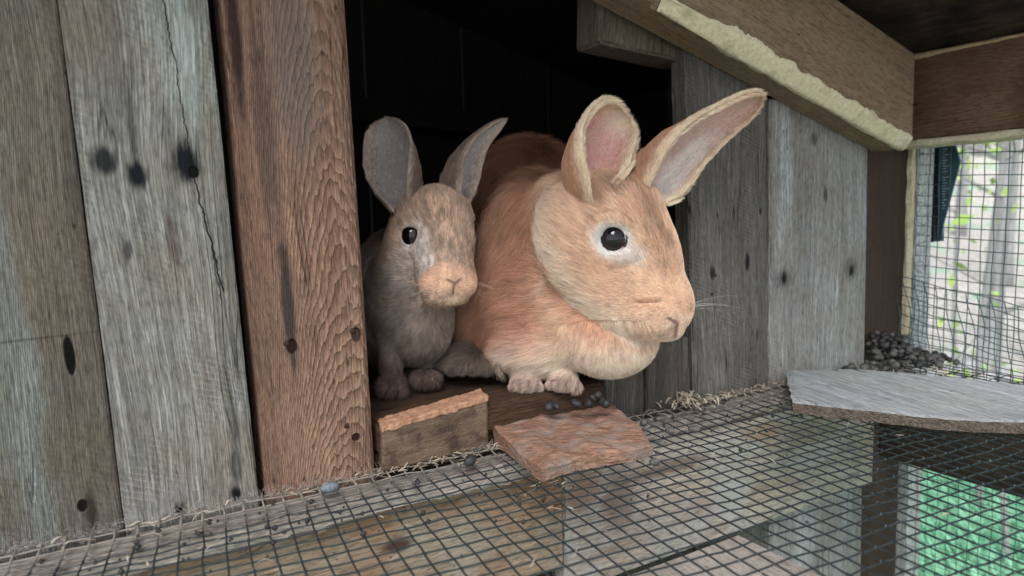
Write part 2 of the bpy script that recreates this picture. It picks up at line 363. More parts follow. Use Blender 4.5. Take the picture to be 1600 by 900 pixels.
# left boards and post of the nest box front
timber('wall_board', board8(-.30, -.0004, -.315, -.0165, 0, .02, -.10, .46), m_boardA, (24, 2, 60), amp=.0005, seed=1, label='wide brownish grey board at the far left with a slot hole', **K)
timber('wall_board', board8(.0006, .0822, -.0158, .0655, 0, .02, -.10, .46), m_boardB, (14, 2, 60), amp=.0006, seed=2, edge_amp=.0012, label='silvery board with three black nail stains', **K)
timber('door_post', board8(.0868, .1640, .0745, .1565, -.004, .034, -.10, .46), m_post, (14, 4, 70), r=.003, amp=.0006, seed=3, edge_amp=.0012, label='reddish brown post with arched grain', **K)
for (px, py) in ((447, 536), (550, 517), (461+80, 665-0), (338+86, 100)):
    pass
m_nail = simple('rusty nail', (.05, .028, .02), .6, .6)
def nail(px, py, y, r=.0022):
    p = at(px, py, 'y', y)
    V, Fc = tube([p+(0, .004, 0), p+(0, -.0006, 0), p+(0, -.0012, 0)], [r, r, r*.6], 10)
    mesh_obj('nail_head', V, Fc, m_nail, parent=hutch)
for q in ((447, 536), (550, 517), (541, 665)): nail(*q, -.0035)
for q in ((1117, 430), (1226, 430), (1328, 419)): nail(*q, .0005, .0016)
# right boards (run down past the wire floor)
timber('wall_board', board8(.504, .606, .4805, .5925, 0, .02, -.32, .34), m_right1, (10, 2, 70), amp=.0006, seed=4, edge_amp=.0012, label='dark grey board right of the opening', **K)
timber('wall_board', board8(.6095, .776, .5985, .7645, 0, .02, -.32, .30), m_right2, (18, 2, 70), amp=.0006, seed=5, edge_amp=.0012, label='wide pale grey board beside the corner', **K)
timber('wall_board', board8(.384, .431, .384, .431, .003, .021, -.32, .062), m_lowstub, (8, 2, 30), amp=.0008, seed=6, edge_amp=.0012, label='short cracked grey board below the opening', **K)
timber('wall_board', board8(.4335, .4995, .4335, .4875, .002, .02, -.32, .066), m_lowstub, (8, 2, 30), amp=.0008, seed=16, edge_amp=.0012, label='short dark board below the larger rabbit', **K)
timber('wall_board', board8(.322, .382, .322, .382, .004, .022, -.32, .020), m_ledge, (8, 2, 30), amp=.0008, seed=26, label='pale board below the nest floor', **K)
timber('gap_light_blocker', board8(-.34, .168, -.36, .160, .036, .050, -.10, .46), m_nest, (6, 2, 8), seed=77, **K)  # unseen dark board added to keep light out of the gap beside the post
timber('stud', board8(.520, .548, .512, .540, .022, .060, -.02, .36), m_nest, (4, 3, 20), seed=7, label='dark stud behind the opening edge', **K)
# corner post and outer trim
timber('corner_post', board8(.770, .885, .770, .885, .021, .060, -.5, .40), m_cornerpost, (8, 3, 40), seed=9, label='dark brown corner post', **K)
timber('gnawed_edge', board8(.879, .889, .879, .889, .0145, .0225, .02, .262), m_gnaw, (4, 3, 60), r=.002, amp=.0035, nscale=160, seed=31, smooth=True, edge_amp=.003, label='pale chewed edge of the corner post', **K)
timber('outer_trim', board8(.8935, .928, .8935, .928, .014, .060, -.5, .27), m_trim, (6, 4, 60), amp=.0009, seed=19, label='whitish trim strip outside the window', **K)
# window head beam on the right wall, its two chewed edges, and the beam below the floor
def wall_beam(name, x0, x1, y0, y1, z0, z1, mat, **kw):   # grain along -Y
    c8 = [(x0, y0, z0), (x0, y0, z1), (x1, y0, z0), (x1, y0, z1), (x0, y1, z0), (x0, y1, z1), (x1, y1, z0), (x1, y1, z1)]
    return timber(name, c8, mat, **kw, **K)
wall_beam('window_beam', .842, .885, .019, -.50, .263, .362, m_beam, n=(8, 4, 40), r=.003, seed=8, label='brown beam over the window')
wall_beam('gnawed_edge', .840, .884, .019, -.50, .2555, .2645, m_gnaw, n=(3, 4, 140), r=.002, amp=.0022, nscale=130, seed=33, smooth=True, edge_amp=.003, label='chewed pale lower edge of the window beam')
wall_beam('gnawed_edge', .841, .850, .019, -.50, .3575, .3635, m_gnaw2, n=(2, 2, 120), r=.0015, amp=.0022, nscale=130, seed=34, smooth=True, edge_amp=.002, label='chewed upper edge of the window beam')
wall_beam('lower_beam', .835, .880, .020, -.50, -.132, -.052, m_dark, n=(6, 4, 40), r=.003, seed=11, label='dark beam under the shelf')
# sloping rafter in front of the wall boards
SL = -.298
def zr(x): return .360+SL*(x-.399)
rx0, rx1 = .10, .836
hgt = .104
c8 = [(rx0, -.046, zr(rx0)), (rx0, -.046, zr(rx0)+hgt), (rx0, -.003, zr(rx0)), (rx0, -.003, zr(rx0)+hgt),
      (rx1, -.046, zr(rx1)), (rx1, -.046, zr(rx1)+hgt), (rx1, -.003, zr(rx1)), (rx1, -.003, zr(rx1)+hgt)]
rx0 = .30
ch = .010
def rafter():
    """2x4 with its lower front arris gnawed away"""
    prof = [(-.003, 0), (-.046+ch, 0), (-.046, ch*1.15), (-.046, hgt-.004), (-.042, hgt), (-.003, hgt)]
    ts = np.linspace(.30, .772, 90); V = []; Fc = []
    for i, x in enumerate(ts):
        g = 1 if x > .405 else .25
        for k, (y, z) in enumerate(prof):
            y2, z2 = y, z
            if k == 1: y2 = -.046+ch*g
            if k == 2: z2 = ch*1.15*g
            nn = float(vn([[x*90, k*7.1, 0]])[0])*.0006
            V.append((x, y2+nn, zr(x)+z2+nn))
    n = len(prof)
    for i in range(len(ts)-1):
        for k in range(n):
            a = i*n+k; b = i*n+(k+1) % n
            Fc.append((a, a+n, b+n, b))
    Fc.append(tuple(range(n))); Fc.append(tuple(range((len(ts)-1)*n, len(ts)*n))[::-1])
    Z = Vector((1, 0, SL)).normalized(); Y = Vector((0, -1, 0)); X = Y.cross(Z)
    Mw = Matrix((X, Y, Z)).transposed().to_4x4(); Mw.translation = Vector((.30, -.046, zr(.30)))
    Rm = np.array(Mw.to_3x3())
    o = mesh_obj('rafter', (np.array(V)-np.array(Mw.translation))@Rm, Fc, m_rafter, label='sloping tan rafter with a long pale chewed edge')
    o.matrix_world = Mw; o.parent = hutch
    # gnawed strip
    nu, nv = 240, 12; V = []; Fc = []
    xs = np.linspace(.412, .7715, nu)
    for i, x in enumerate(xs):
        endf = min(1, (x-.412)/.09)
        wob1 = float(fbm([[x*1., 3.3, 0]], 70, 3)[0]); wob2 = float(fbm([[x*1., 8.3, 0]], 70, 9)[0]); w3 = float(fbm([[x, 1.3, 0]], 300, 4)[0])
        ext = .0006+.004*wob1+.0022*w3
        big_ = .003*max(0, math.sin((x-.42)*17)) 
        a0 = np.array([-.046+ch+.005+.004*wob2, -.0004]); a1 = np.array([-.0464, ch*1.15+ext+big_+.002])
        a0 = a0*endf+(1-endf)*np.array([-.046+.006, .003]); a1 = a1*endf+(1-endf)*np.array([-.0472, .008])
        cA = np.array([-.046+ch-.0012, -.0016]); cB = np.array([-.0474, ch*1.15])
        for j in range(nv):
            t = j/(nv-1)
            if t < .25: q = a0+(cA-a0)*t/.25
            elif t < .75: q = cA+(cB-cA)*(t-.25)/.5
            else: q = cB+(a1-cB)*(t-.75)/.25
            mid = math.sin(math.pi*t)
            q = q+np.array([-.7, -.7])*(.0004+.0012*float(fbm([[x, t*.03, 0]], 260, 12)[0])*mid)
            V.append((x, q[0], zr(x)+q[1]))
    for i in range(nu-1):
        for j in range(nv-1):
            a = i*nv+j; Fc.append((a, a+nv, a+nv+1, a+1))
    mesh_obj('gnawed_edge', (np.array(V)-np.array(Mw.translation))@Rm, Fc, m_gnaw, parent=o, smooth=True, label='pale chewed lower edge of the rafter')
rafter()
# small block behind the rafter
timber('block', board8(.388, .499, .392, .494, .008, .046, .337, .44, .328, .44), m_block, (6, 3, 10), r=.003, seed=10, label='small grey wood block hanging above the opening', **K)
# roof sheet of planks (planks run along Y), falling towards the window wall
def zroof(x): return .368+SL*(x-.84)
xr = -.62
k = 0
while xr < .98:
    wdt = .148
    z0, z1 = zroof(xr), zroof(xr+wdt-.003)
    c8 = [(xr, -.30, z0), (xr+wdt-.003, -.30, z1), (xr, -.30, z0+.02), (xr+wdt-.003, -.30, z1+.02),
          (xr, .48, z0), (xr+wdt-.003, .48, z1), (xr, .48, z0+.02), (xr+wdt-.003, .48, z1+.02)]
    timber('roof_plank', c8, m_roof, (6, 2, 30), seed=40+k, **K); xr += wdt; k += 1
timber('dark_ceiling_sheet', [(-.12, .062, zroof(-.12)-.012), (.775, .062, zroof(.775)-.012), (-.12, .062, zroof(-.12)-.004), (.775, .062, zroof(.775)-.004), (-.12, .454, zroof(-.12)-.012), (.775, .454, zroof(.775)-.012), (-.12, .454, zroof(-.12)-.004), (.775, .454, zroof(.775)-.004)], m_nest, (6, 2, 8), seed=98, **K)  # near-black sheet added under the roof planks to keep the nest interior dark
# nest box: floor and dark walls
for k in range(3):
    ya, yb = .036+k*.14, .172+k*.14
    timber('floor_plank', [(-.10, ya, .012), (-.10, yb, .012), (-.10, ya, .036), (-.10, yb, .036), (.77, ya, .012), (.77, yb, .012), (.77, ya, .036), (.77, yb, .036)], m_nestfloor, (6, 2, 24), r=.002, seed=50+k, **K)
timber('door_sill', [(.1665, -.001, .012), (.1665, .034, .012), (.1665, -.001, .0365), (.1665, .034, .0365), (.382, -.001, .012), (.382, .034, .012), (.382, -.001, .0365), (.382, .034, .0365)], m_nestfloor, (6, 2, 24), r=.003, seed=55, edge_amp=.0015, label='worn brown sill under the paws', **K)
timber('sill_support', [(.1665, .006, -.03), (.1665, .03, -.03), (.1665, .006, .0115), (.1665, .03, .0115), (.382, .006, -.03), (.382, .03, -.03), (.382, .006, .0115), (.382, .03, .0115)], m_nestfloor, (6, 2, 24), r=.002, seed=56, **K)
for k in range(6):
    x = -.12+k*.15
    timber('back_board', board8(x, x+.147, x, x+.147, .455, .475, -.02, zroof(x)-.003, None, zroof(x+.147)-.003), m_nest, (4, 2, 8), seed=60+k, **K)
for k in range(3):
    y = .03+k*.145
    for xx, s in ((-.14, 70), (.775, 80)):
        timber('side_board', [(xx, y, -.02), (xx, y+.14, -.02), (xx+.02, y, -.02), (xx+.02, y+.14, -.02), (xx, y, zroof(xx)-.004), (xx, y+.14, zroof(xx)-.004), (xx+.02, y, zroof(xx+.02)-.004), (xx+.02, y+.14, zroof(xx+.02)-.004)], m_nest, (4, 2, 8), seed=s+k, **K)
# a faint brace inside
timber('brace', [(.12, .40, .33), (.12, .44, .33), (.12, .40, .36), (.12, .44, .36), (.52, .40, .30), (.52, .44, .30), (.52, .40, .33), (.52, .44, .33)], m_nest, (3, 3, 10), seed=88, **K)
# below the floor
def hboard(name, x0, x1, y0, y1, z0, z1, mat, **kw):      # grain along X
    c8 = [(x0, y0, z1), (x0, y0, z0), (x0, y1, z1), (x0, y1, z0), (x1, y0, z1), (x1, y0, z0), (x1, y1, z1), (x1, y1, z0)]
    return timber(name, c8, mat, parent=kw.pop('parent', hutch), **kw)
hboard('ledge', -.35, .372, -.0335, -.0055, -.019, -.0035, m_ledge, n=(3, 9, 160), r=.002, amp=.0022, nscale=90, seed=18, label='dusty pale ledge under the wire floor edge')
hboard('ledge', .376, .66, -.0235, -.0015, -.019, -.0045, m_ledge, n=(3, 7, 100), r=.002, amp=.0022, nscale=90, seed=20, label='crumb covered ledge under the right boards')
hboard('lower_board', -.35, .3195, -.0215, -.0055, -.112, -.021, m_orange, n=(8, 2, 60), r=.002, seed=21, label='orange brown horizontal board under the wire')
hboard('lower_board', .3225, .765, -.018, -.001, -.140, -.021, m_tan, n=(8, 2, 60), r=.002, seed=24, label='pale tan horizontal board under the wire on the right')
timber('lower_plank', [(.333, -.021, -.160), (.533, -.021, -.160), (.333, -.021, -.140), (.533, -.021, -.140), (.333, -.62, -.160), (.533, -.62, -.160), (.333, -.62, -.140), (.533, -.62, -.140)][:8], m_plank, (10, 2, 50), r=.002, seed=22, label='pale stained plank running out under the wire', **K)
hboard('lower_board', -.35, .3205, -.002, .018, -.24, -.118, m_dark, n=(4, 2, 30), r=.002, seed=23)

# shelf board lying on the wire in the corner
def slab(name, poly, z0, z1, mat, seed, amp=.0008, parent=None, **kw):
    """board of irregular outline: fine top grid following the polygon"""
    poly = [np.array(p) for p in poly]
    # boundary resample
    pts = []
    for i in range(len(poly)):
        a, b = poly[i], poly[(i+1) % len(poly)]; n = max(2, int(np.linalg.norm(b-a)/.004))
        for t in range(n):
            q = a+(b-a)*t/n; pts.append(q)
    pts = np.array(pts); c = pts.mean(0)
    nb = len(pts); rings = 10; V = []; Fc = []
    wob = fbm(np.c_[pts*1., np.zeros(nb)], 90, seed)*.0022
    dirv = (pts-c)/np.linalg.norm(pts-c, axis=1)[:, None]
    pts2 = pts+dirv*wob[:, None]
    for r in range(rings+1):
        t = 1-(r/rings)**1.3*.98
        P = c+(pts2-c)*t
        z = z1(P) - (.0012 if r == 0 else 0)
        z = z+fbm(np.c_[P, np.zeros(nb)], 60, seed+1)*amp
        V += [(P[i, 0], P[i, 1], z[i]) for i in range(nb)]
    topc = len(V); V.append((c[0], c[1], float(z1(c[None])[0])))
    side = []
    for q in (.35, .7, 1.0):
        off = fbm(np.c_[pts, np.full(nb, q*.02)], 150, seed+2)*.0014
        P = pts2+dirv*(off-.001*q)[:, None]
        zt = z1(P); zb = z0(P); z = zt*(1-q)+zb*q
        s = len(V); side.append(s); V += [(P[i, 0], P[i, 1], z[i]) for i in range(nb)]
    for r in range(rings):
        for i in range(nb):
            a = r*nb+i; b = r*nb+(i+1) % nb; Fc.append((a, b, b+nb, a+nb))
    for i in range(nb): Fc.append((rings*nb+i, rings*nb+(i+1) % nb, topc))
    prev = 0
    for s in side:
        for i in range(nb): Fc.append((prev+(i+1) % nb, prev+i, s+i, s+(i+1) % nb))
        prev = s
    Fc.append(tuple(range(prev, prev+nb)))
    o = mesh_obj(name, V, Fc, mat, parent=parent, **kw)
    return o
ZS = .015
sp = [at(x, y, 'z', ZS)[:2] for x, y in ((1228, 577), (1335, 575), (1470, 586), (1600, 600), (1760, 618), (1800, 668), (1600, 659), (1480, 654), (1350, 640), (1238, 628))]
so_ = slab('shelf_board', sp, lambda P: np.full(len(P), .0045), lambda P: np.full(len(P), ZS), m_shelf, 5)
# grain of this board runs away from the wall: turn its object frame
def regrain(o, ang):
    Mw = Matrix.Rotation(ang, 4, 'Z') @ Matrix.Rotation(math.pi/2, 4, 'X')
    c = Vector(o.data.vertices[0].co); Mw.translation = c
    inv = Mw.inverted(); o.data.transform(inv); o.matrix_world = Mw
g0 = at(1290, 600, 'z', ZS); g1 = at(1450, 650, 'z', ZS)
regrain(so_, math.atan2(g1[1]-g0[1], g1[0]-g0[0])+math.pi/2)
finish(so_, '', label='bluish grey board lying on the wire floor in the corner', cat='board')

# two wood scraps in the doorway
def scrap_block():
    e = empty('wood_block', at(680, 715, 'y', -.008), label='upright reddish scrap block with a rough sawn top beside the post', cat='wood block')
    bl = at(597, 741, 'y', -.012); br = at(763, 692, 'y', -.006)
    tl = at(597, 672, 'y', -.012); tr = at(763, 624, 'y', -.006)
    th = np.array([.004, .020, 0]); bl[2] = br[2] = .002
    c8 = [bl, br, bl+th, br+th, tl, tr, tl+th+(0, 0, .001), tr+th+(0, 0, .001)]
    # grain along X for this piece
    q = lambda a: np.array(a, float)
    c8 = [q(c8[4]), q(c8[0]), q(c8[6]), q(c8[2]), q(c8[5]), q(c8[1]), q(c8[7]), q(c8[3])]
    o = timber('block_face', c8, m_scrapface, (8, 4, 16), r=.002, amp=.001, nscale=120, seed=91, parent=e)
    c8 = [tl+(0, -.0005, -.002), tr+(0, -.0005, -.002), tl+th+(0, .0005, -.002), tr+th+(0, .0005, -.002), tl+(-.0005, -.001, .0025), tr+(0, -.001, .004), tl+th+(0, .001, .003), tr+th+(0, .001, .004)]
    timber('rough_top', c8, m_scraptop, (40, 8, 2), r=.001, amp=.0012, nscale=260, seed=92, smooth=False, edge_amp=.001, parent=e, label='rough orange brown sawn top')
scrap_block()
zt = lambda P: .0145+(P[:, 1]+.04)*.06
chunk = [at(x, y, 'z', .012)[:2] for x, y in ((769, 674), (788, 654), (870, 643), (955, 636), (990, 658), (1021, 692), (985, 701), (900, 714), (846, 732))]
o = slab('wood_chunk', chunk, lambda P: np.full(len(P), .0015), zt, m_chunk, 8, amp=.0042)
regrain(o, math.radians(60))
finish(o, '', label='flat shredded reddish wood chunk lying in front of the larger rabbit', cat='wood chunk')

# ------------------------------------------------------------------ wire meshes
def wire_mat(name, base, dust=None, metal=.6):
    T = NT(name); c = T.coord(); n = T.noise(c, 120., 3)
    col = T.mix(T.rng(n, .35, .65), tuple(x*.6 for x in base), base)
    met = metal
    if dust:
        s = T.t.nodes.new('ShaderNodeSeparateXYZ'); T.put(c, s.inputs[0])
        yy = T.math('ADD', s.outputs[1], T.math('MULTIPLY', T.math('SUBTRACT', n, .5), .03))
        d = T.rng(yy, -.045, -.018, 0, 1); col = T.mix(d, col, dust); met = T.math('MULTIPLY', T.math('SUBTRACT', 1., d), metal)
    T.bsdf(col, .42, .5, T.bump(n, .0002), met); return T.m
m_wire = wire_mat('dirty galvanised wire', (.05, .062, .07), (.27, .24, .205), .55)
m_wirew = wire_mat('window wire', (.07, .13, .145), None, .4)
m_wireb = wire_mat('bright wire', (.55, .68, .74), None, .2)  # lighter copy of the window wire: daylight on the fold put into its colour
S = .0127; GO = (.25508, -.17377); GA = -.08933
floorw = empty('wire_floor', (.3, -.2, 0), label='rusty square mesh wire floor of the hutch'); floorw.parent = hutch
J0 = -13.2
def gp(i, j):
    v = -j*S; u = i*S
    w_ = min(1, max(0, (j+13)/9.)) ; w_ = w_*w_*(3-2*w_)
    a = GA*w_
    x = GO[0]+u*math.cos(GA)-v*math.sin(GA); y = GO[1]+v*math.cos(GA)+u*math.sin(a)+(math.sin(a)-math.sin(GA))*.02
    return x, y
def wave(x, y, s=0):
    return float(fbm([[x, y, s*.37]], 28, 3)[0])*.0016+float(vn([[x, y, s*3.1]], 90, 5)[0])*.0005
def zfl(x, y): return wave(x, y)+(.0015 if y > -.02 else 0)
for j in range(-13, 23):                      # wires along the wall
    pts = []
    for i in np.arange(-40, 50, 1.0):
        x, y = gp(i, j)
        if x < -.30 or x > .845: continue
        jit = float(vn([[x*1.7, j*1.3, 0]], 40, 8)[0])*.0008*(2.4 if j < -10 else 1)
        pts.append((x, min(-.0025, y+jit), zfl(x, y)-.0005))
    V, Fc = tube(pts, .00060, 5); mesh_obj('wire', V, Fc, m_wire, parent=floorw, smooth=True).location = (-.3, .2, 0)
for i in range(-40, 47):                      # wires coming towards the viewer
    pts = []
    for j in np.arange(-13.35, 22.2, 1.0):
        x, y = gp(i, j)
        jit = float(vn([[i*1.3, y*1.9, 4]], 40, 9)[0])*.0009
        pts.append((x+jit, min(-.001, y), zfl(x, y)+.0006+(.0012 if j < -13 else 0)))
    if pts[0][0] < -.30 or pts[0][0] > .84: continue
    V, Fc = tube(pts, .00062, 5); mesh_obj('wire', V, Fc, m_wire, parent=floorw, smooth=True).location = (-.3, .2, 0)

def welds():
    V = []; Fc = []
    for j in range(-13, 23):
        for i in range(-40, 47):
            x, y = gp(i, j)
            if x < -.30 or x > .84: continue
            o = len(V); r = .00105*random.uniform(.7, 1.15); z = zfl(x, y)+.0003
            x += float(vn([[i*1.3, y*1.9, 4]], 40, 9)[0])*.0009; y = min(-.002, y)
            for d in ((r, 0, 0), (-r, 0, 0), (0, r, 0), (0, -r, 0), (0, 0, r), (0, 0, -r)): V.append((x+d[0]+.3-.3, y+d[1], z+d[2]))
            for q in ((0, 2, 4), (2, 1, 4), (1, 3, 4), (3, 0, 4), (2, 0, 5), (1, 2, 5), (3, 1, 5), (0, 3, 5)): Fc.append(tuple(o+k for k in q))
    o = mesh_obj('weld', V, Fc, wire_mat('weld metal', (.20, .22, .23), (.30, .27, .23), .3), parent=floorw, smooth=True, kind='stuff'); o.location = (-.3, .2, 0)
welds()
def wire_panel(name, fn, us, vs, rad, mat, parent, label, sub=1):
    e = empty(name, (0, 0, 0), label=label); e.parent = parent
    for u in us:
        V, Fc = tube([fn(u, v, 0) for v in np.linspace(vs[0], vs[-1], len(vs)*sub)], rad, 5); mesh_obj('wire', V, Fc, mat, parent=e, smooth=True)
    for v in vs:
        V, Fc = tube([fn(u, v, 1) for u in np.linspace(us[0], us[-1], len(us)*sub)], rad, 5); mesh_obj('wire', V, Fc, mat, parent=e, smooth=True)
    return e
def fw1(u, v, k):
    y = .012-u*S; z = .262-v*S
    return (.890+.0006*k+.001*float(vn([[y, z, 0]], 40, 1)[0]), y+.0012*float(vn([[z, u, 0]], 30, 2)[0]), z+.0010*float(vn([[y, v, 0]], 30, 3)[0])-.0006*u)
wire_panel('window_mesh', fw1, np.arange(0, 24), np.arange(0, 23), .00055, m_wirew, hutch, 'square wire mesh over the window')
def fw2(u, v, k):                              # the curled, loose second layer at the foot of the window
    y = .026-u*S*1.0; t = v/10.
    z = .098-u*.0022-v*S*.98
    bulge = .018*math.sin(math.pi*min(1, t))
    return (.866+bulge*.5-.02*t+.0006*k, y-.020*t*(1+.15*math.sin(u*1.3))+.002*math.sin(v*1.1+u), z+.0015*math.sin(u*.9+v*.5))
wire_panel('loose_mesh', fw2, np.arange(0, 22), np.arange(0, 10), .00055, m_wirew, hutch, 'loose bent wire mesh at the window foot', 2)
def fw3(u, v, k):                              # folded selvage at the left of the window
    return (.8885-.001*u+.0007*k, 0.012-u*.0062+.0012*math.sin(v*1.9+u*2), .262-v*S*.97+.002*math.sin(u*2.+v))
wire_panel('mesh_fold', fw3, np.arange(0, 4), np.arange(0, 24), .0006, m_wireb, hutch, 'bright folded edge of the window mesh', 2)
def fw4(u, v, k):
    return (.890+.0006*k, .012-u*S+.0008*math.sin(v), -.136-v*S+.0008*math.sin(u*1.7))
wire_panel('lower_window_mesh', fw4, np.arange(0, 28), np.arange(0, 22), .00038, m_wirew, hutch, 'fine wire mesh over the lower window')

# ------------------------------------------------------------------ RABBITS
class Rab:
    """soft body given by ellipsoids; positions in a rabbit frame measured along the viewer's right, up and towards axes"""
    def __init__(s, D): s.D = D; s.k = D/FPX; s.P = []
    def c(s, x, y, c): 
        f = 1-c*s.k/s.D
        return np.array([(x-800)*f, (450-y)*f, c])
    def add(s, x, y, c, rx, ry, rc, rot=0, k=14, neg=False, rc_tilt=0):
        a = math.radians(rot); ct, st = math.cos(a), math.sin(a)
        Rm = np.array([[ct, st, 0], [-st, ct, 0], [0, 0, 1]])
        if rc_tilt:
            b = math.radians(rc_tilt); Rm = np.array([[math.cos(b), 0, math.sin(b)], [0, 1, 0], [-math.sin(b), 0, math.cos(b)]])@Rm
        s.P.append((s.c(x, y, c), np.array([rx, ry, rc], float), Rm, k, neg))
    def sdf(s, Q):
        d = None
        for ctr, r, Rm, k, neg in s.P:
            q = (Q-ctr)@Rm.T
            a = np.sqrt(((q/r)**2).sum(-1))+1e-9; b = np.sqrt(((q/r**2)**2).sum(-1))+1e-9
            e = np.where(a < .3, (a-1)*r.min(), a*(a-1)/b)
            if d is None: d = e
            elif neg:
                h = np.maximum(k-np.abs(-e-d), 0)/k; d = np.maximum(d, -e)+h*h*k*.25
            else:
                h = np.maximum(k-np.abs(d-e), 0)/k; d = np.minimum(d, e)-h*h*k*.25
        return d
    def world(s, Q):
        Q = np.asarray(Q)
        return CAM+FW*(s.D-Q[..., 2:3]*s.k)+RT*Q[..., 0:1]*s.k+UP*Q[..., 1:2]*s.k
    def wdir(s, D_): return RT*D_[..., 0:1]+UP*D_[..., 1:2]-FW*D_[..., 2:3]
    def grad(s, Q, e=.7):
        g = np.stack([s.sdf(Q+np.eye(3)[i]*e)-s.sdf(Q-np.eye(3)[i]*e) for i in range(3)], -1)
        return g/(np.linalg.norm(g, axis=-1, keepdims=True)+1e-9)
    def mesh(s, h=6.0):
        lo = np.min([p[0]-p[1].max() for p in s.P if not p[4]], 0)-2*h; hi = np.max([p[0]+p[1].max() for p in s.P if not p[4]], 0)+2*h
        n = np.ceil((hi-lo)/h).astype(int)+1
        ax = [lo[i]+h*np.arange(n[i]) for i in range(3)]
        G = np.stack(np.meshgrid(*ax, indexing='ij'), -1).reshape(-1, 3)
        d = np.empty(len(G), np.float32)
        for a in range(0, len(G), 200000): d[a:a+200000] = s.sdf(G[a:a+200000])
        d = d.reshape(n); ins = d < 0
        # surface nets
        c = ins[:-1, :-1, :-1].astype(int)
        cnt = sum(ins[dx:n[0]-1+dx, dy:n[1]-1+dy, dz:n[2]-1+dz].astype(int) for dx in (0, 1) for dy in (0, 1) for dz in (0, 1))
        act = (cnt > 0) & (cnt < 8); ids = -np.ones(act.shape, int); ids[act] = np.arange(act.sum())
        V = np.argwhere(act)*h+lo+h/2
        Fc = []
        for axis in range(3):
            sl1 = [slice(None)]*3; sl2 = [slice(None)]*3; sl1[axis] = slice(0, -1); sl2[axis] = slice(1, None)
            A = ins[tuple(sl1)]; B = ins[tuple(sl2)]
            E = np.argwhere(A != B); o1, o2 = [q for q in range(3) if q != axis]
            E = E[(E[:, o1] > 0) & (E[:, o2] > 0) & (E[:, o1] < n[o1]-1) & (E[:, o2] < n[o2]-1)]
            st = A[tuple(E.T)]
            def idx(da, db):
                q = E.copy(); q[:, o1] -= da; q[:, o2] -= db; return ids[tuple(q.T)]
            quad = np.stack([idx(0, 0), idx(1, 0), idx(1, 1), idx(0, 1)], -1)
            flip = st if axis != 1 else ~st
            quad[flip] = quad[flip][:, ::-1]
            Fc.append(quad)
        Fc = np.concatenate(Fc)[:, ::-1]
        for _ in range(3):
            g = s.grad(V); V = V-g*np.clip(s.sdf(V), -h, h)[:, None]*.9
        # one linear subdivision then project again
        Ed = np.concatenate([np.sort(Fc[:, [i, (i+1) % 4]], 1) for i in range(4)])
        U, inv = np.unique(Ed, axis=0, return_inverse=True); inv = inv.reshape(-1)
        nf = len(Fc); n0 = len(V); em = n0+inv.reshape(4, nf); fcn = n0+len(U)+np.arange(nf)
        V = np.concatenate([V, V[U].mean(1), V[Fc].mean(1)])
        Fc = np.concatenate([np.stack([Fc[:, i], em[i], fcn, em[(i-1) % 4]], -1) for i in range(4)])
        for _ in range(3):
            g = s.grad(V); V = V-g*np.clip(s.sdf(V), -h, h)[:, None]*.9
        return V, Fc

def interp(ts, vals, t): return np.interp(t, ts, vals)
def ear(R, pts, ws, opening, As, nt=44, nth=30, thick=3.2, lean=None):
    """pinna: an open curled leaf; returns (verts, faces, flag) flag 0 outer 1 inner, coordinate t and angle"""
    pts = np.array([R.c(*p) for p in pts]); m = len(pts)
    ts = np.linspace(0, 1, m)
    T = np.linspace(0, 1, nt)
    # smooth centreline (Catmull-Rom by polynomial fit)
    deg = min(3, m-1)
    Cc = np.stack([np.polyval(np.polyfit(ts, pts[:, i], deg), T) for i in range(3)], -1)
    Tan = np.gradient(Cc, axis=0); Tan /= np.linalg.norm(Tan, axis=1)[:, None]
    wt = np.linspace(0, 1, len(ws)); W = np.interp(T, wt, ws)
    tipf = np.clip((1-T)/.13, 0, 1); W = W*np.sqrt(1-(1-tipf)**2)+.3
    A = np.radians(np.interp(T, np.linspace(0, 1, len(As)), As))
    op = np.array(opening, float)
    if op.ndim == 1: op = np.repeat(op[None], 2, 0)
    O = np.stack([np.interp(T, np.linspace(0, 1, len(op)), op[:, i]) for i in range(3)], -1)
    O -= (O*Tan).sum(1)[:, None]*Tan; O /= np.linalg.norm(O, axis=1)[:, None]
    B = np.cross(Tan, O)
    V = []; info = []
    th = np.linspace(-1, 1, nth)
    for side in (0, 1):
        for i in range(nt):
            r = W[i]/math.sin(min(A[i], math.pi/2))
            for q in th:
                an = q*A[i]
                rim = math.sqrt(max(0, 1-abs(q)**6))*min(1, (1-T[i])/.06+.05)
                rr = r-(thick*rim if side else 0)
                shift = r*math.cos(A[i])*.6+r*.35
                p = Cc[i]+O[i]*(-rr*math.cos(an)+shift)+B[i]*rr*math.sin(an)
                if side == 0 and abs(q) > .985: p = p
                V.append(p); info.append((side, T[i], q))
    V = np.array(V); info = np.array(info)
    # gentle ripples on the rim
    V += (fbm(V, .03, 5)*(.8+1.5*np.abs(info[:, 2])**3))[:, None]*np.array([.5, .3, .6])
    Fc = []
    for side in (0, 1):
        o = side*nt*nth
        for i in range(nt-1):
            for j in range(nth-1):
                a = o+i*nth+j; f = (a, a+1, a+nth+1, a+nth)
                Fc.append(f if side else f[::-1])
    o = nt*nth
    for i in range(nt-1):
        for j in (0, nth-1):
            a = i*nth+j; f = (a, a+nth, a+nth+o, a+o); Fc.append(f if j else f[::-1])
    for j in range(nth-1):
        a = (nt-1)*nth+j; Fc.append((a, a+o, a+o+1, a+1))
    return V, np.array(Fc), info, np.repeat(Cc[None], 1, 0), Tan

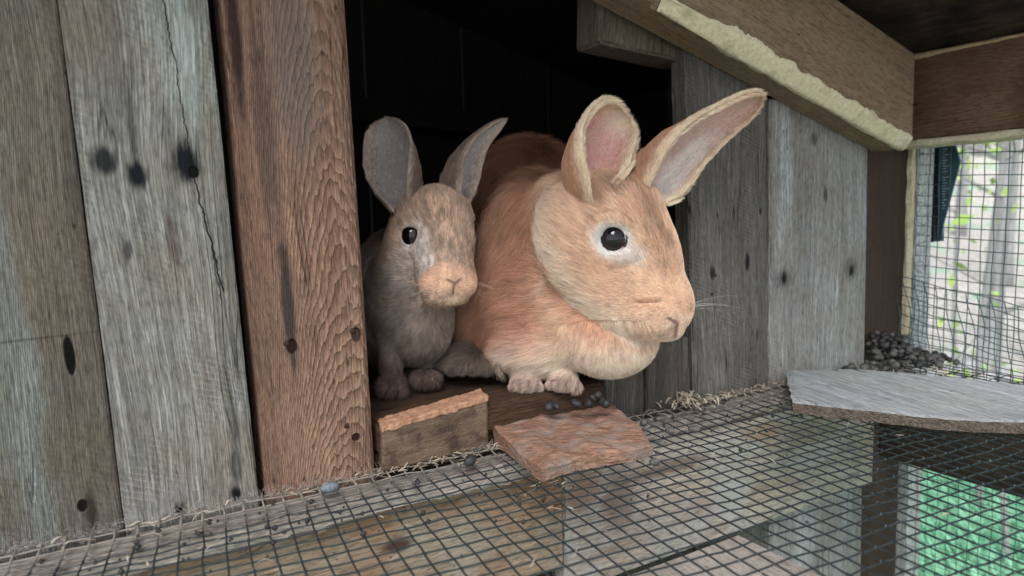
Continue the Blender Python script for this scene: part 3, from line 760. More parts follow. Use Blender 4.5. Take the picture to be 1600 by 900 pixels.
def fur_material(name):
    T = NT(name)
    a = T.t.nodes.new('ShaderNodeAttribute'); a.attribute_name = 'col'
    hi = T.t.nodes.new('ShaderNodeHairInfo')
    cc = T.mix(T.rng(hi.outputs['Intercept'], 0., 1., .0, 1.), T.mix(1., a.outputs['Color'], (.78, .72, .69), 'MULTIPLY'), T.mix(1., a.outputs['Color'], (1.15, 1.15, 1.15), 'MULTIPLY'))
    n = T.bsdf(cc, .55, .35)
    tr = T.t.nodes.new('ShaderNodeBsdfTranslucent'); T.put(a.outputs['Color'], tr.inputs[0])
    mx = T.t.nodes.new('ShaderNodeMixShader'); mx.inputs[0].default_value = .22
    T.t.links.new(n.outputs[0], mx.inputs[1]); T.t.links.new(tr.outputs[0], mx.inputs[2]); T.t.links.new(mx.outputs[0], T.out.inputs[0])
    return T.m
def skin_material(name):
    T = NT(name)
    a = T.t.nodes.new('ShaderNodeAttribute'); a.attribute_name = 'col'
    nz = T.noise(T.coord(), 900., 3)
    T.bsdf(a.outputs['Color'], .7, .25, T.bump(nz, .0004), Subsurface_Weight=.25, Subsurface_Scale=.004, Subsurface_Radius=(1., .4, .25))
    return T.m
m_fur = fur_material('rabbit fur'); m_skin = skin_material('rabbit skin')

def seg_dist(Q, a, b):
    a = np.array(a, float); b = np.array(b, float); ab = b-a
    t = np.clip(((Q-a)@ab)/(ab@ab), 0, 1); return np.linalg.norm(Q-(a+t[:, None]*ab), axis=1)
def sm(x, a, b): t = np.clip((x-a)/(b-a), 0, 1); return t*t*(3-2*t)
def lerp(c, d, t): return c*(1-t[:, None])+np.array(d)*t[:, None]

TICK = 0.
def build_rabbit(R, ears, colour, furfn, label, eyes, n_hair, extra_dark=(), seed=1, h=6.0, eye_mat=None):
    V, Fc = R.mesh(h)
    N = R.grad(V)
    kind = np.zeros(len(V)); et = np.zeros(len(V)); eq = np.zeros(len(V))
    allV = [V]; allF = [Fc]; allN = [N]; K_ = [kind]; ET = [et]; EQ = [eq]; off = len(V); TAN = [np.zeros_like(V)]
    for ei, (ev, ef, info, cc, tan) in enumerate(ears):
        # vertex normals
        fn = np.cross(ev[ef[:, 2]]-ev[ef[:, 0]], ev[ef[:, 3]]-ev[ef[:, 1]])
        vn_ = np.zeros_like(ev)
        for q in range(4): np.add.at(vn_, ef[:, q], fn)
        vn_ /= np.linalg.norm(vn_, axis=1)[:, None]+1e-9
        allV.append(ev); allF.append(ef+off); allN.append(vn_); off += len(ev)
        K_.append(1+info[:, 0]+10*ei); ET.append(info[:, 1]); EQ.append(info[:, 2])
        ti = np.round(info[:, 1]*(len(tan)-1)).astype(int); TAN.append(tan[ti])
    V = np.concatenate(allV); Fc = np.concatenate(allF); N = np.concatenate(allN); K_ = np.concatenate(K_); ET = np.concatenate(ET); EQ = np.concatenate(EQ); TAN = np.concatenate(TAN)
    colr = colour(V, K_, ET, EQ)
    Wv = R.world(V); base = Wv.mean(0); base[2] = Wv[:, 2].min()
    me = bpy.data.meshes.new('rabbit'); me.from_pydata((Wv-base).tolist(), [], Fc.tolist()); me.update()
    # consistent outward winding
    me.polygons.foreach_set('use_smooth', [True]*len(me.polygons))
    ca = me.attributes.new('col', 'FLOAT_COLOR', 'POINT'); ca.data.foreach_set('color', np.c_[colr*.8, np.ones(len(colr))].astype(np.float32).ravel())
    me.materials.append(m_skin)
    o = bpy.data.objects.new('rabbit', me); COL.objects.link(o); o.location = base
    finish(o, '', label=label, cat='rabbit')
    # ---- fur
    g = np.random.default_rng(seed)
    q0, q1, q2, q3 = V[Fc[:, 0]], V[Fc[:, 1]], V[Fc[:, 2]], V[Fc[:, 3]]
    area = .5*np.linalg.norm(np.cross(q2-q0, q3-q1), axis=1)
    ctr = (q0+q1+q2+q3)/4
    Nf = N[Fc].mean(1); facing = Nf[:, 2]
    dens = furfn(ctr, K_[Fc[:, 0]], ET[Fc[:, 0]], EQ[Fc[:, 0]], Nf, 'density')
    wgt = area*dens*np.where(facing > -.25, 1., .25)
    pick = g.choice(len(Fc), n_hair, p=wgt/wgt.sum())
    uu, vv = g.random(n_hair), g.random(n_hair)
    bw = np.stack([(1-uu)*(1-vv), uu*(1-vv), uu*vv, (1-uu)*vv], -1)
    lp = lambda A: (A[Fc[pick]]*bw.reshape(n_hair, 4, *([1]*(A.ndim-1)))).sum(1)
    P = lp(V); Nn = lp(N); Nn /= np.linalg.norm(Nn, axis=1)[:, None]+1e-9
    kk = K_[Fc[pick, 0]]; t_ = lp(ET); q_ = lp(EQ)
    C_ = colour(P, kk, t_, q_)
    tn = lp(TAN)
    L, D_, lift = furfn(P, kk, t_, q_, Nn, 'hair', tn)
    # clumping: shared wobble from low frequency noise
    wob = np.stack([fbm(P, .035, 21), fbm(P, .035, 31), fbm(P, .035, 41)], -1)*.38+np.stack([vn(P, .12, 51), vn(P, .12, 61), vn(P, .12, 71)], -1)*.38
    ws_ = np.clip(L/16, .35, 1.)[:, None]
    D_ = D_+wob*ws_+g.normal(0, .08, D_.shape)
    D_ = D_-(D_*Nn).sum(1)[:, None]*Nn; D_ /= np.linalg.norm(D_, axis=1)[:, None]+1e-9
    L = L*(.65+.6*g.random(n_hair))
    lift = lift*(.6+.8*g.random(n_hair))
    npt = 4
    pts = np.empty((n_hair, npt, 3))
    for k_ in range(npt):
        s_ = k_/(npt-1)
        nh = lift*(s_-.45*s_*s_)          # rises then bends over
        pts[:, k_] = P+(D_*(L*s_)[:, None]*(.55+.45*s_))+Nn*(L*nh)[:, None]
    pts[:, :, :] += 0
    pw = R.world(pts)-base
    hc = bpy.data.hair_curves.new('fur'); hc.add_curves([npt]*n_hair)
    hc.attributes['position'].data.foreach_set('vector', pw.astype(np.float32).ravel())
    rad = np.tile(np.array([.9, 1., .7, .1]), (n_hair, 1))*(.00012*(.8+.4*g.random(n_hair)))[:, None]
    ra = hc.attributes.get('radius') or hc.attributes.new('radius', 'FLOAT', 'POINT')
    ra.data.foreach_set('value', rad.astype(np.float32).ravel())
    if R.D > .595: C_ = C_*(1+.5*np.clip(fbm(P*np.array([1, .5, 1]), .30, 83), -1, 1)*(np.abs(C_[:, 0]-C_[:, 2]) < .30))[:, None]
    C2 = C_*(.70+.72*g.random(n_hair)**1.2+.17*fbm(P*np.array([1, .6, 1]), .13, 77))[:, None]
    at_ = hc.attributes.new('col', 'FLOAT_COLOR', 'CURVE'); at_.data.foreach_set('color', np.c_[np.clip(C2, 0, 1), np.ones(n_hair)].astype(np.float32).ravel())
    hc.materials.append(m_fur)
    ho = bpy.data.objects.new('fur', hc); COL.objects.link(ho); ho.parent = o
    # ---- eyes
    for (ex, ey, ec, er, lid) in eyes:
        c = R.c(ex, ey, ec); cw = R.world(c)-base; rr = er*R.k
        V2 = []; F2 = []; nu, nv = 24, 16
        out = R.wdir(np.array(lid, float)); out = out/np.linalg.norm(out); a1 = np.cross(out, [0, 0, 1]); a1 /= np.linalg.norm(a1); a2 = np.cross(out, a1); a1 = a1*.86; a2 = a2*1.04
        for j in range(nv+1):
            ph = math.pi*j/nv
            for i in range(nu):
                th = 2*math.pi*i/nu; V2.append(cw+rr*(math.cos(ph)*out+math.sin(ph)*(math.cos(th)*a1+math.sin(th)*a2)))
        for j in range(nv):
            for i in range(nu):
                F2.append((j*nu+i, j*nu+(i+1) % nu, (j+1)*nu+(i+1) % nu, (j+1)*nu+i))
        eo = mesh_obj('eye', V2, F2, eye_mat, parent=o, smooth=True)
        ca2 = eo.data.attributes.new('col', 'FLOAT_COLOR', 'POINT'); cc2 = []
        for v in V2:
            cs = float(np.dot((v-cw)/rr, out)); cc2 += ([.003, .002, .003, 1] if cs > .79 else [.035, .016, .010, 1] if cs > .70 else [.02, .012, .01, 1])
        ca2.data.foreach_set('color', cc2)
        # eyelid rim
        ring = []
        ra_ = .80
        for i in range(33):
            th = 2*math.pi*i/32; ring.append(cw+rr*(math.sqrt(1-ra_*ra_)*1.04*out+ra_*1.03*(math.cos(th)*a1*1.0+math.sin(th)*a2*(1.0))))
        V2, F2 = tube(ring, .0013, 8, False); mesh_obj('eyelid', V2, F2, m_lid, parent=o, smooth=True)
    return o, base

T = NT('rabbit eye'); ea_ = T.t.nodes.new('ShaderNodeAttribute'); ea_.attribute_name = 'col'; T.bsdf(ea_.outputs['Color'], .05, .45); m_eye = T.m
m_lid = simple('eyelid', (.02, .012, .011), .6)
T = NT('claw'); T.bsdf((.12, .09, .08), .35, .5); m_claw = T.m
def curves_obj(name, strands, rad, mat, parent, base):
    hc = bpy.data.hair_curves.new(name); hc.add_curves([len(s) for s in strands])
    P = np.concatenate(strands)-base
    hc.attributes['position'].data.foreach_set('vector', P.astype(np.float32).ravel())
    ra = hc.attributes.get('radius') or hc.attributes.new('radius', 'FLOAT', 'POINT')
    rr = np.concatenate([np.linspace(1, .2, len(s))*rad for s in strands]); ra.data.foreach_set('value', rr.astype(np.float32))
    hc.materials.append(mat); o = bpy.data.objects.new(name, hc); COL.objects.link(o); o.parent = parent
    return o

# ---- larger, buff rabbit
B = Rab(.590)
# head
B.add(955, 352, 0, 80, 74, 58, k=20)
B.add(922, 392, 14, 66, 92, 52, rot=24, k=26)
B.add(1004, 394, 8, 44, 96, 44, rot=12, k=26)
B.add(983, 466, 16, 74, 60, 44, rot=-30, k=26)
B.add(1026, 472, 22, 48, 52, 38, rot=8, k=20)
B.add(1022, 410, 8, 42, 70, 38, rot=10, k=20)
B.add(1044, 474, 22, 36, 44, 32, k=16)
B.add(1014, 491, 47, 42, 31, 23, rot=-8, k=8)
B.add(1056, 480, 30, 22, 30, 20, k=12)
B.add(1060, 470, 38, 17, 18, 14, k=10)
B.add(1036, 514, 26, 30, 17, 20, rot=-6, k=9)
B.add(1010, 473, 67, 27, 3.5, 9, rot=0, k=5, neg=True)
B.add(958, 346, 56, 30, 11, 13, rot=-12, k=10)
B.add(965, 404, 56, 26, 10, 10, rot=10, k=12)
B.add(957, 374, 66, 19, 19, 14, k=8, neg=True)
# neck, chest, dewlap, body
B.add(888, 355, -62, 58, 76, 60, k=34)
B.add(838, 402, -140, 98, 143, 90, rot=-6, k=26)
B.add(838, 480, -105, 96, 106, 85, k=50)
B.add(955, 531, -14, 72, 57, 50, rot=8, k=7)
B.add(895, 505, -45, 58, 66, 58, k=24)
B.add(840, 548, -60, 64, 44, 52, k=30)
B.add(826, 330, -310, 114, 140, 150, k=50)
B.add(850, 400, -420, 140, 170, 170, k=70)
# forefeet with toes
for fx, fy, fc in ((822, 600, -36), (880, 597, -31)):
    B.add(fx, fy-6, fc-14, 22, 20, 36, k=14)
    for q in range(4):
        B.add(fx-18+q*12, fy+3+(1 if q in (0, 3) else 2.5), fc+5-abs(q-1.5)*4, 7.2, 7.2, 15, k=7)
# hind foot
B.add(735, 560, -110, 36, 20, 60, k=20)
for q in range(4): B.add(708+q*17, 570, -66-abs(q-1.5)*5, 9.5, 10, 22, k=4)
B.add(760, 500, -150, 50, 65, 60, k=40)

EARS = 1
earA = ear(B, [(925, 322, 40), (924, 276, 36), (940, 224, 22), (978, 174, 4)], [20, 33, 46, 50, 46, 34], [(.62, -.1, .75), (.45, -.05, .9), (.30, -.1, .92)], [150, 140, 118, 92, 76], thick=2.6)
earB = ear(B, [(1012, 306, 8), (1048, 252, -2), (1105, 203, -10), (1190, 150, -4)], [32, 50, 57, 50, 37, 25], [(.2, -.65, .62), (.25, -.72, .6), (.3, -.75, .6)], [132, 104, 80, 68, 60], thick=2.6)
def big_col(P, K_, t, q):
    x, y, c = P[:, 0]+800, 450-P[:, 1], P[:, 2]
    x = 800+(x-800)/(1-c*B.k/B.D); y = 450+(y-450)/(1-c*B.k/B.D)
    n1 = fbm(P, .022, 3); n2 = fbm(P*np.array([1, .35, 1]), .10, 5)
    buff = np.array([.84, .61, .445]); rust = np.array([.58, .32, .21]); cream = np.array([.90, .79, .67])
    col = np.repeat(buff[None], len(P), 0)
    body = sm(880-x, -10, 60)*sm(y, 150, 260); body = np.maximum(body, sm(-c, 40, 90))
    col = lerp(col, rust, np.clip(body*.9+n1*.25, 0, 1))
    col = lerp(col, np.array([.24, .105, .065]), sm(-c+(280-y)*.5, 70, 190)*.9)  # shade of the nest interior painted into the coat towards back and top
    # pale underside, chest and jaw
    jy = np.interp(x, [846, 852, 900, 985, 1062], [300, 390, 477, 534, 533])
    under = (y > jy+2)&(x > 862)
    col = lerp(col, np.array([.66, .39, .26]), under*(1-sm(y-jy+np.maximum(0, x-930)*.25, 8, 48))*(c > -70)*.65)
    col = lerp(col, cream, sm(y+n1*10, 508, 572)*.85)
    jaw = np.minimum.reduce([seg_dist(np.c_[x, y], (850, 300), (852, 390)), seg_dist(np.c_[x, y], (852, 390), (900, 475)), seg_dist(np.c_[x, y], (900, 475), (985, 530)), seg_dist(np.c_[x, y], (985, 530), (1060, 528))])
    head = (c > -20)
    col = lerp(col, cream, (1-sm(jaw+n1*10, 2, 52))*.68*head*(~under))
    er = np.sqrt(((x-960)/36)**2+((y-378)/32)**2)+n1*.12
    col = lerp(col, np.array([.97, .92, .87]), (1-sm(er, .60, 1.2))*head*(c > 20))
    ta = seg_dist(np.c_[x, y], (968, 398), (1000, 404)); col = lerp(col, np.array([.92, .85, .80]), (1-sm(ta, 5, 24))*.7*head*(c > 20))
    # muzzle cream and brownish bridge
    mz = np.sqrt(((x-1030)/55)**2+((y-510)/28)**2); col = lerp(col, np.array([.74, .55, .41]), (1-sm(mz, .5, 1.1))*.7*head)
    br = seg_dist(np.c_[x, y], (1000, 300), (1050, 420)); col = lerp(col, np.array([.56, .37, .25]), (1-sm(br+n2*6, 6, 30))*.5*head)
    b2 = seg_dist(np.c_[x, y], (945, 318), (1005, 282)); col = lerp(col, np.array([.30, .175, .11]), (1-sm(b2+n2*12, 3, 26))*.6*head*(K_ < .5))
    b3 = seg_dist(np.c_[x, y], (1002, 300), (1048, 385)); col = lerp(col, np.array([.42, .26, .17]), (1-sm(b3+n2*5, 2, 11))*.6*head*(K_ < .5))
    # nose slit and mouth
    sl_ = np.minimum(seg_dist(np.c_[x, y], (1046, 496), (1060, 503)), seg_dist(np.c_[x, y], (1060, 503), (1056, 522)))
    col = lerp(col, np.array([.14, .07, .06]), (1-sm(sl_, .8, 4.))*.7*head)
    # feet
    col = lerp(col, np.array([.56, .44, .37]), sm(y, 572, 592)*(c < -5)*.8)
    tg = np.minimum(np.abs(((x-804+6) % 12)-6), 6); col = lerp(col, np.array([.20, .13, .11]), ((y > 592) & (c > -60) & (x > 795) & (x < 905))*(1-sm(tg, .5, 2.4))*.6)
    col = lerp(col, np.array([.16, .12, .10]), ((x < 775) & (c < -40))*sm(y, 525, 545)*.85)
    col = col*(1+n2[:, None]*.16)
    e = K_ > .5; e1 = e & (K_ < 9); e2 = e & (K_ >= 9)
    inner = (np.round(K_) % 10) == 2
    pink = np.array([.74, .46, .41]); rim = np.array([.86, .72, .55]); backc = np.array([.50, .29, .18]); white = np.array([.92, .86, .80])
    aq = np.abs(q)
    ci = lerp(np.repeat(pink[None], len(P), 0), rim, sm(aq+n1*.06, .60, .92)); ci = lerp(ci, rim, sm(t, .80, .95)*.8)
    ci = lerp(ci, np.array([.48, .20, .18]), (1-sm(np.abs(t-.3), .05, .22))*(1-sm(np.abs(q), .1, .5))*.5)
    co = lerp(np.repeat(backc[None], len(P), 0), rim, sm(aq, .72, .97)); co = lerp(co, rim, sm(t, .86, .98)*.7)
    ci2 = lerp(np.repeat(np.array([.72, .53, .48])[None], len(P), 0), white, (1-sm(np.abs(q-.62), .1, .35))*(1-sm(t, .55, .8))*.9); ci2 = lerp(ci2, rim, sm(aq, .8, .97)); ci2 = lerp(ci2, np.array([.70, .50, .37]), sm(t, .7, .95)*.6)
    col = np.where((e1 & inner)[:, None], ci, col); col = np.where((e2 & inner)[:, None], ci2, col); col = np.where((e & ~inner)[:, None], co, col)
    return np.clip(col, .01, .95)
NOSE_B = B.c(1068, 480, 34)
def big_fur(P, K_, t, q, Nn, what, tn=None):
    x, y, c = P[:, 0]+800, 450-P[:, 1], P[:, 2]
    f = 1-c*B.k/B.D; x = 800+(x-800)/f; y = 450+(y-450)/f
    e = K_ > .5; inner = (np.round(K_) % 10) == 2
    if what == 'density':
        d = np.where(c < -200, .25, np.where(c > -40, 1.25, .8)); d = d*np.where(e, 1.2, 1); d = np.where(e & inner & (np.abs(q) < .55), .35, d); d = np.where(e & (np.abs(q) > .88), 3., d)
        eye = np.sqrt((x-957)**2+(y-374)**2); d = np.where((eye < 19) & (c > 10), 0, d)
        return d
    nd = P-NOSE_B; dist = np.linalg.norm(nd, axis=1)
    L = np.interp(dist, [0, 25, 60, 120, 180, 260], [3, 5, 7, 12, 25, 33])
    lift = np.interp(dist, [0, 60, 150, 260], [.35, .30, .38, .5])
    D_ = nd/(dist[:, None]+1e-6)
    body = sm(-c, 10, 60)[:, None]
    bd = np.stack([-.25+.0*x, -np.ones(len(x)), -.1*np.ones(len(x))], -1)
    D_ = D_*(1-body)+bd*body
    dl = ((y > 500) & (c > -60) & (x > 870) & (x < 1040) & (np.sqrt((x-955)**2+(y-535)**2) < 90) & (dist > 70))
    D_ = np.where(dl[:, None], np.stack([(x-950)/90, -np.ones(len(x))*1.0, .15+0*x], -1), D_)
    L = np.where(dl, 13, L); lift = np.where(dl, .4, lift)
    ft = (y > 560) & ~dl; L = np.where(ft, 14, L); L = np.where(ft & (y > 588), 7, L)
    L = np.where(e, np.where(inner, np.interp(np.abs(q), [0, .6, 1], [2.5, 6, 8]), 7), L); lift = np.where(e, .25, lift)
    if tn is not None: D_ = np.where(e[:, None], tn, D_)
    bs = e & (t < .2); L = np.where(bs, 12, L)
    rm = e & (np.abs(q) > .86); L = np.where(rm, 9, L); lift = np.where(rm, .9, lift)
    eye = np.sqrt((x-957)**2+(y-374)**2); L = np.where((eye < 40) & ~e & (c > 10), 4+.12*eye, L)
    return L, D_, lift
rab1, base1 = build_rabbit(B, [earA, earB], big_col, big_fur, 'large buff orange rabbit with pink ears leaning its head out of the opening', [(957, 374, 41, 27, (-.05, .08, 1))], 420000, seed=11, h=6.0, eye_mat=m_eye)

# ---- smaller, grey brown rabbit
G = Rab(.600)
G.add(674, 352, 0, 56, 56, 50, k=20)
G.add(644, 396, 8, 40, 56, 40, k=24)
G.add(702, 372, 6, 36, 58, 38, k=24)
G.add(690, 352, 30, 40, 54, 36, rot=6, k=24)
G.add(694, 412, 44, 42, 52, 44, rot=6, k=24)
G.add(700, 438, 62, 41, 33, 30, rot=5, k=18)
G.add(712, 432, 82, 17, 15, 14, k=12)
G.add(680, 446, 78, 22, 20, 16, k=12)
G.add(724, 444, 74, 17, 18, 15, k=12)
G.add(695, 466, 62, 32, 12, 20, k=10)
G.add(640, 366, 52, 13, 14, 12, k=6, neg=True)
G.add(643, 348, 42, 18, 8, 9, rot=-15, k=10)
G.add(636, 450, -35, 60, 70, 60, k=40)
G.add(652, 505, -34, 54, 64, 56, k=34)
G.add(630, 470, -170, 95, 130, 130, k=60)
for fx, fy, fc in ((613, 592, -8), (664, 578, -40)):
    G.add(fx, fy-44, fc-6, 15, 48, 16, k=14)
    G.add(fx+2, fy+9, fc+2, 14, 11, 22, k=10)
    for q in range(3): G.add(fx-9+q*10.5, fy+15, fc+20, 5.6, 6, 13, k=3)
earC = ear(G, [(632, 330, 22), (620, 282, 10), (612, 240, -4), (603, 184, -4)], [20, 34, 42, 44, 40, 30], [(-.3, 0, 1), (-.38, 0, .95), (-.25, 0, 1)], [145, 125, 105, 84, 70], thick=4)
earD = ear(G, [(710, 320, 14), (723, 270, 0), (745, 226, -8), (790, 186, -4)], [22, 30, 32, 26, 18, 10], [(.85, -.3, .45), (.85, -.4, .45)], [140, 120, 98, 80, 66], thick=4)
def small_col(P, K_, t, q):
    x, y, c = P[:, 0]+800, 450-P[:, 1], P[:, 2]
    f = 1-c*G.k/G.D; x = 800+(x-800)/f; y = 450+(y-450)/f
    n1 = fbm(P, .03, 13); n2 = fbm(P*np.array([1, .35, 1]), .13, 15)
    col = np.repeat(np.array([.54, .40, .30])[None], len(P), 0)
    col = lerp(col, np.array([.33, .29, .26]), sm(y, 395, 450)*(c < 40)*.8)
    col = lerp(col, np.array([.26, .20, .165]), sm(-c, 10, 60)*.7)  # dimness of the body inside the doorway put into the coat colour
    col = lerp(col, np.array([.15, .10, .08]), sm(y, 500, 600)*(c < 30)*.9)  # dark brown legs, with shade low on the chest painted in as well
    ch = np.sqrt(((x-640)/40)**2+((y-420)/40)**2); col = lerp(col, np.array([.60, .54, .50]), (1-sm(ch, .4, 1.2))*.7)
    er = np.sqrt(((x-650)/24)**2+((y-374)/26)**2)+n1*.1; col = lerp(col, np.array([.66, .60, .56]), (1-sm(er, .7, 1.25))*.8*(c > 10))
    ta = seg_dist(np.c_[x, y], (662, 385), (672, 425)); col = lerp(col, np.array([.74, .68, .63]), (1-sm(ta, 5, 18))*.9*(c > 10))
    ns = np.sqrt(((x-702)/46)**2+((y-443)/32)**2)+n1*.06; col = lerp(col, np.array([.78, .54, .39]), (1-sm(ns, .90, 1.06))*(c > 20))
    chn = seg_dist(np.c_[x, y], (665, 462), (725, 466)); col = lerp(col, np.array([.66, .52, .42]), (1-sm(chn, 5, 13))*.7*(c > 20))
    sl_ = np.minimum.reduce([seg_dist(np.c_[x, y], (700, 437), (709, 442)), seg_dist(np.c_[x, y], (719, 437), (711, 442)), seg_dist(np.c_[x, y], (710, 442), (708, 458))])
    col = lerp(col, np.array([.10, .05, .045]), (1-sm(sl_, .6, 2.6))*.75*(c > 30))
    col = col*(1+n2[:, None]*.35)
    e = K_ > .5; inner = (np.round(K_) % 10) == 2; aq = np.abs(q)
    ci = lerp(np.repeat(np.array([.50, .45, .43])[None], len(P), 0), np.array([.56, .46, .38]), sm(aq, .6, .95))
    co = lerp(np.repeat(np.array([.20, .145, .11])[None], len(P), 0), np.array([.42, .34, .27]), sm(aq, .8, .98)); co = lerp(co, np.array([.12, .09, .08]), sm(t, .85, .98)*.7)
    col = np.where((e & inner)[:, None], ci, col); col = np.where((e & ~inner)[:, None], co, col)
    return np.clip(col, .01, .95)
NOSE_G = G.c(710, 440, 92)
def small_fur(P, K_, t, q, Nn, what, tn=None):
    x, y, c = P[:, 0]+800, 450-P[:, 1], P[:, 2]
    f = 1-c*G.k/G.D; x = 800+(x-800)/f; y = 450+(y-450)/f
    e = K_ > .5; inner = (np.round(K_) % 10) == 2
    if what == 'density':
        d = np.where(c < -100, .3, 1.); d = np.where(e & inner & (np.abs(q) < .6), .3, d)
        return d
    nd = P-NOSE_G; dist = np.linalg.norm(nd, axis=1)
    L = np.interp(dist, [0, 40, 80, 140, 220], [3., 5, 9, 13, 18]); lift = np.interp(dist, [0, 60, 150, 260], [.3, .3, .4, .5])
    D_ = nd/(dist[:, None]+1e-6); body = sm(-c, 0, 50)[:, None]
    D_ = D_*(1-body)+np.array([0, -1, 0])*body
    L = np.where(e, np.where(inner, 4, 6), L); lift = np.where(e, .25, lift)
    if tn is not None: D_ = np.where(e[:, None], tn, D_)
    L = np.where(e & (t < .2), 10, L)
    eye = np.sqrt((x-645)**2+(y-369)**2); L = np.where((eye < 26) & ~e & (c > 10), 3+.08*eye, L)
    return L, D_, lift
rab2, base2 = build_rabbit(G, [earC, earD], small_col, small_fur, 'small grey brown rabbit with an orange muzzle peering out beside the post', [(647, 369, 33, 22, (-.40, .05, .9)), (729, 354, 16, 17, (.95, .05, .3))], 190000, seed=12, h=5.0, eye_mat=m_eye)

# whiskers and claws
T = NT('whisker'); T.bsdf((.75, .70, .64), .4, .5); m_whisk = T.m
def whiskers(R, o, base, origins, dirs, n, L):
    st = []
    for k_ in range(n):
        q = k_ % len(origins)
        p = R.c(*origins[q])+rng.normal(0, 5, 3); d = np.array(dirs[q])+rng.normal(0, .25, 3); d /= np.linalg.norm(d); ll = L*(.5+.6*rng.random())
        st.append(np.array([R.world(p+d*ll*s_+np.array([0, -1, 0])*ll*.25*s_*s_) for s_ in np.linspace(0, 1, 8)]))
    curves_obj('whiskers', st, .00007, m_whisk, o, base)
whiskers(B, rab1, base1, [(1028, 490, 55), (1070, 480, 34)], [(-.5, .15, .9), (1, .3, .1)], 14, 85)
whiskers(G, rab2, base2, [(678, 445, 88), (728, 445, 82)], [(-.8, .1, .6), (.8, .1, .4)], 10, 50)

# ------------------------------------------------------------------ droppings
def pellet_mesh(s):
    V = []; Fc = []; nu, nv = 10, 7
    for j in range(nv+1):
        ph = math.pi*j/nv
        for i in range(nu):
            th = 2*math.pi*i/nu; V.append((math.cos(ph)*1.12, math.sin(ph)*math.cos(th), math.sin(ph)*math.sin(th)*.92))
    V = np.array(V); V *= (1+.26*fbm(V, 1.5, s))[:, None]; V *= .0043
    for j in range(nv):
        for i in range(nu): Fc.append((j*nu+i, j*nu+(i+1) % nu, (j+1)*nu+(i+1) % nu, (j+1)*nu+i))
    me = bpy.data.meshes.new('dropping'); me.from_pydata(V.tolist(), [], Fc); me.polygons.foreach_set('use_smooth', [True]*len(Fc)); return me
m_pel = simple('dry dropping', (.026, .025, .025), .55, var=.6, scale=300, bumpd=.0006)
m_pel2 = simple('pale dropping', (.085, .082, .076), .65, var=.5, scale=300, bumpd=.0006)
pms = []
for s in range(7):
    me = pellet_mesh(s); me.materials.append(m_pel if s % 3 else m_pel2); pms.append(me)
def dropping(p, sc, label, group, me=None):
    o = bpy.data.objects.new('dropping', me or random.choice(pms)); COL.objects.link(o)
    o.location = tuple(p); o.scale = (sc*random.uniform(.8, 1.2), sc*random.uniform(.8, 1.1), sc*random.uniform(.75, 1.05)); o.rotation_euler = (random.uniform(-.5, .5), random.uniform(-.5, .5), random.uniform(0, 6.28))
    return finish(o, '', label=label, cat='dropping', group=group)
placed = []
tries = 0
while len(placed) < 150 and tries < 20000:
    tries += 1
    a = random.random(); x = .868-abs(random.gauss(0, .055)); y = .012-abs(random.gauss(0, .026))
    if x < .68 or y < -.10 or (x < .785 and y > -.006) or y > .014: continue
    r = .0043*random.uniform(.75, 1.15)
    z = r+.001
    for q in placed:
        dd = (q[0]-x)**2+(q[1]-y)**2; rr = (q[3]+r)*.88
        if dd < rr*rr: z = max(z, q[2]+math.sqrt(rr*rr-dd))
    if z > .006+.027*math.exp(-(((x-.81)/.04)**2+((y-.008)/.03)**2)): continue
    placed.append((x, y, z, r))
for q in placed:
    dropping(q[:3], q[3]/.0043, 'dry round dropping in the heap at the foot of the corner post', 'droppings heaped in the corner')
for px, py, zz, sc, lab in ((735, 719, .006, 1.05, 'single black dropping on the wire below the scrap block'), (1386, 590, .03, 1.0, None), (1534, 583, .0, 1.0, None)):
    if lab: dropping(at(px, py, 'z', zz), sc, lab, None, pms[1])
SL1 = ['leftmost', 'second from left', 'third from left', 'fourth from left', 'uppermost but one', 'large middle right', 'rightmost', 'topmost']
for px, py, zz, sc in ((858, 636, .029, 1.2), (868, 634, .03, 1.), (900, 631, .03, 1.), (921, 630, .03, 1.05), (928, 622, .036, 1.), (938, 626, .032, 1.15), (946, 631, .029, 1.), (935, 617, .04, .9)):
    k = SL1.pop(0); dropping(at(px, py, 'z', zz), sc*.95, k+' dark dropping in the row behind the shredded wood chunk', 'droppings on the sill behind the wood chunk', pms[2])
SL2 = ['dark dropping on the wire at the right corner of the wood chunk', 'dropping on the wire a little right of the wood chunk', 'dark dropping on the wire between the wood chunk and the shelf board', 'dark dropping among the curled shavings at the board foot', 'dropping against the foot of the dark grey board', 'dark dropping on the wire in front of the wood chunk tip']
for px, py in ((1006, 660), (1047, 673), (1085, 670), (1086, 636), (1132, 612), (1023, 722)):
    dropping(at(px, py, 'z', .004), .9, SL2.pop(0), 'droppings on the wire by the right boards', pms[3])
# pebble like pale lump at the post foot
V = np.array([v.co[:] for v in pms[0].vertices])*np.array([1.35, 1.1, 1.0]); me = pms[0].copy(); me.vertices.foreach_set('co', V.ravel()); me.materials.clear(); me.materials.append(simple('grey blue stone', (.15, .175, .20), .8, var=.4, scale=400))
o = bpy.data.objects.new('pebble', me); COL.objects.link(o); o.location = tuple(at(516, 761, 'z', .005)); finish(o, '', label='small grey blue pebble at the foot of the reddish post', cat='pebble')
# blackish clot caught on the wire
pc = at(1018, 722, 'z', .003)
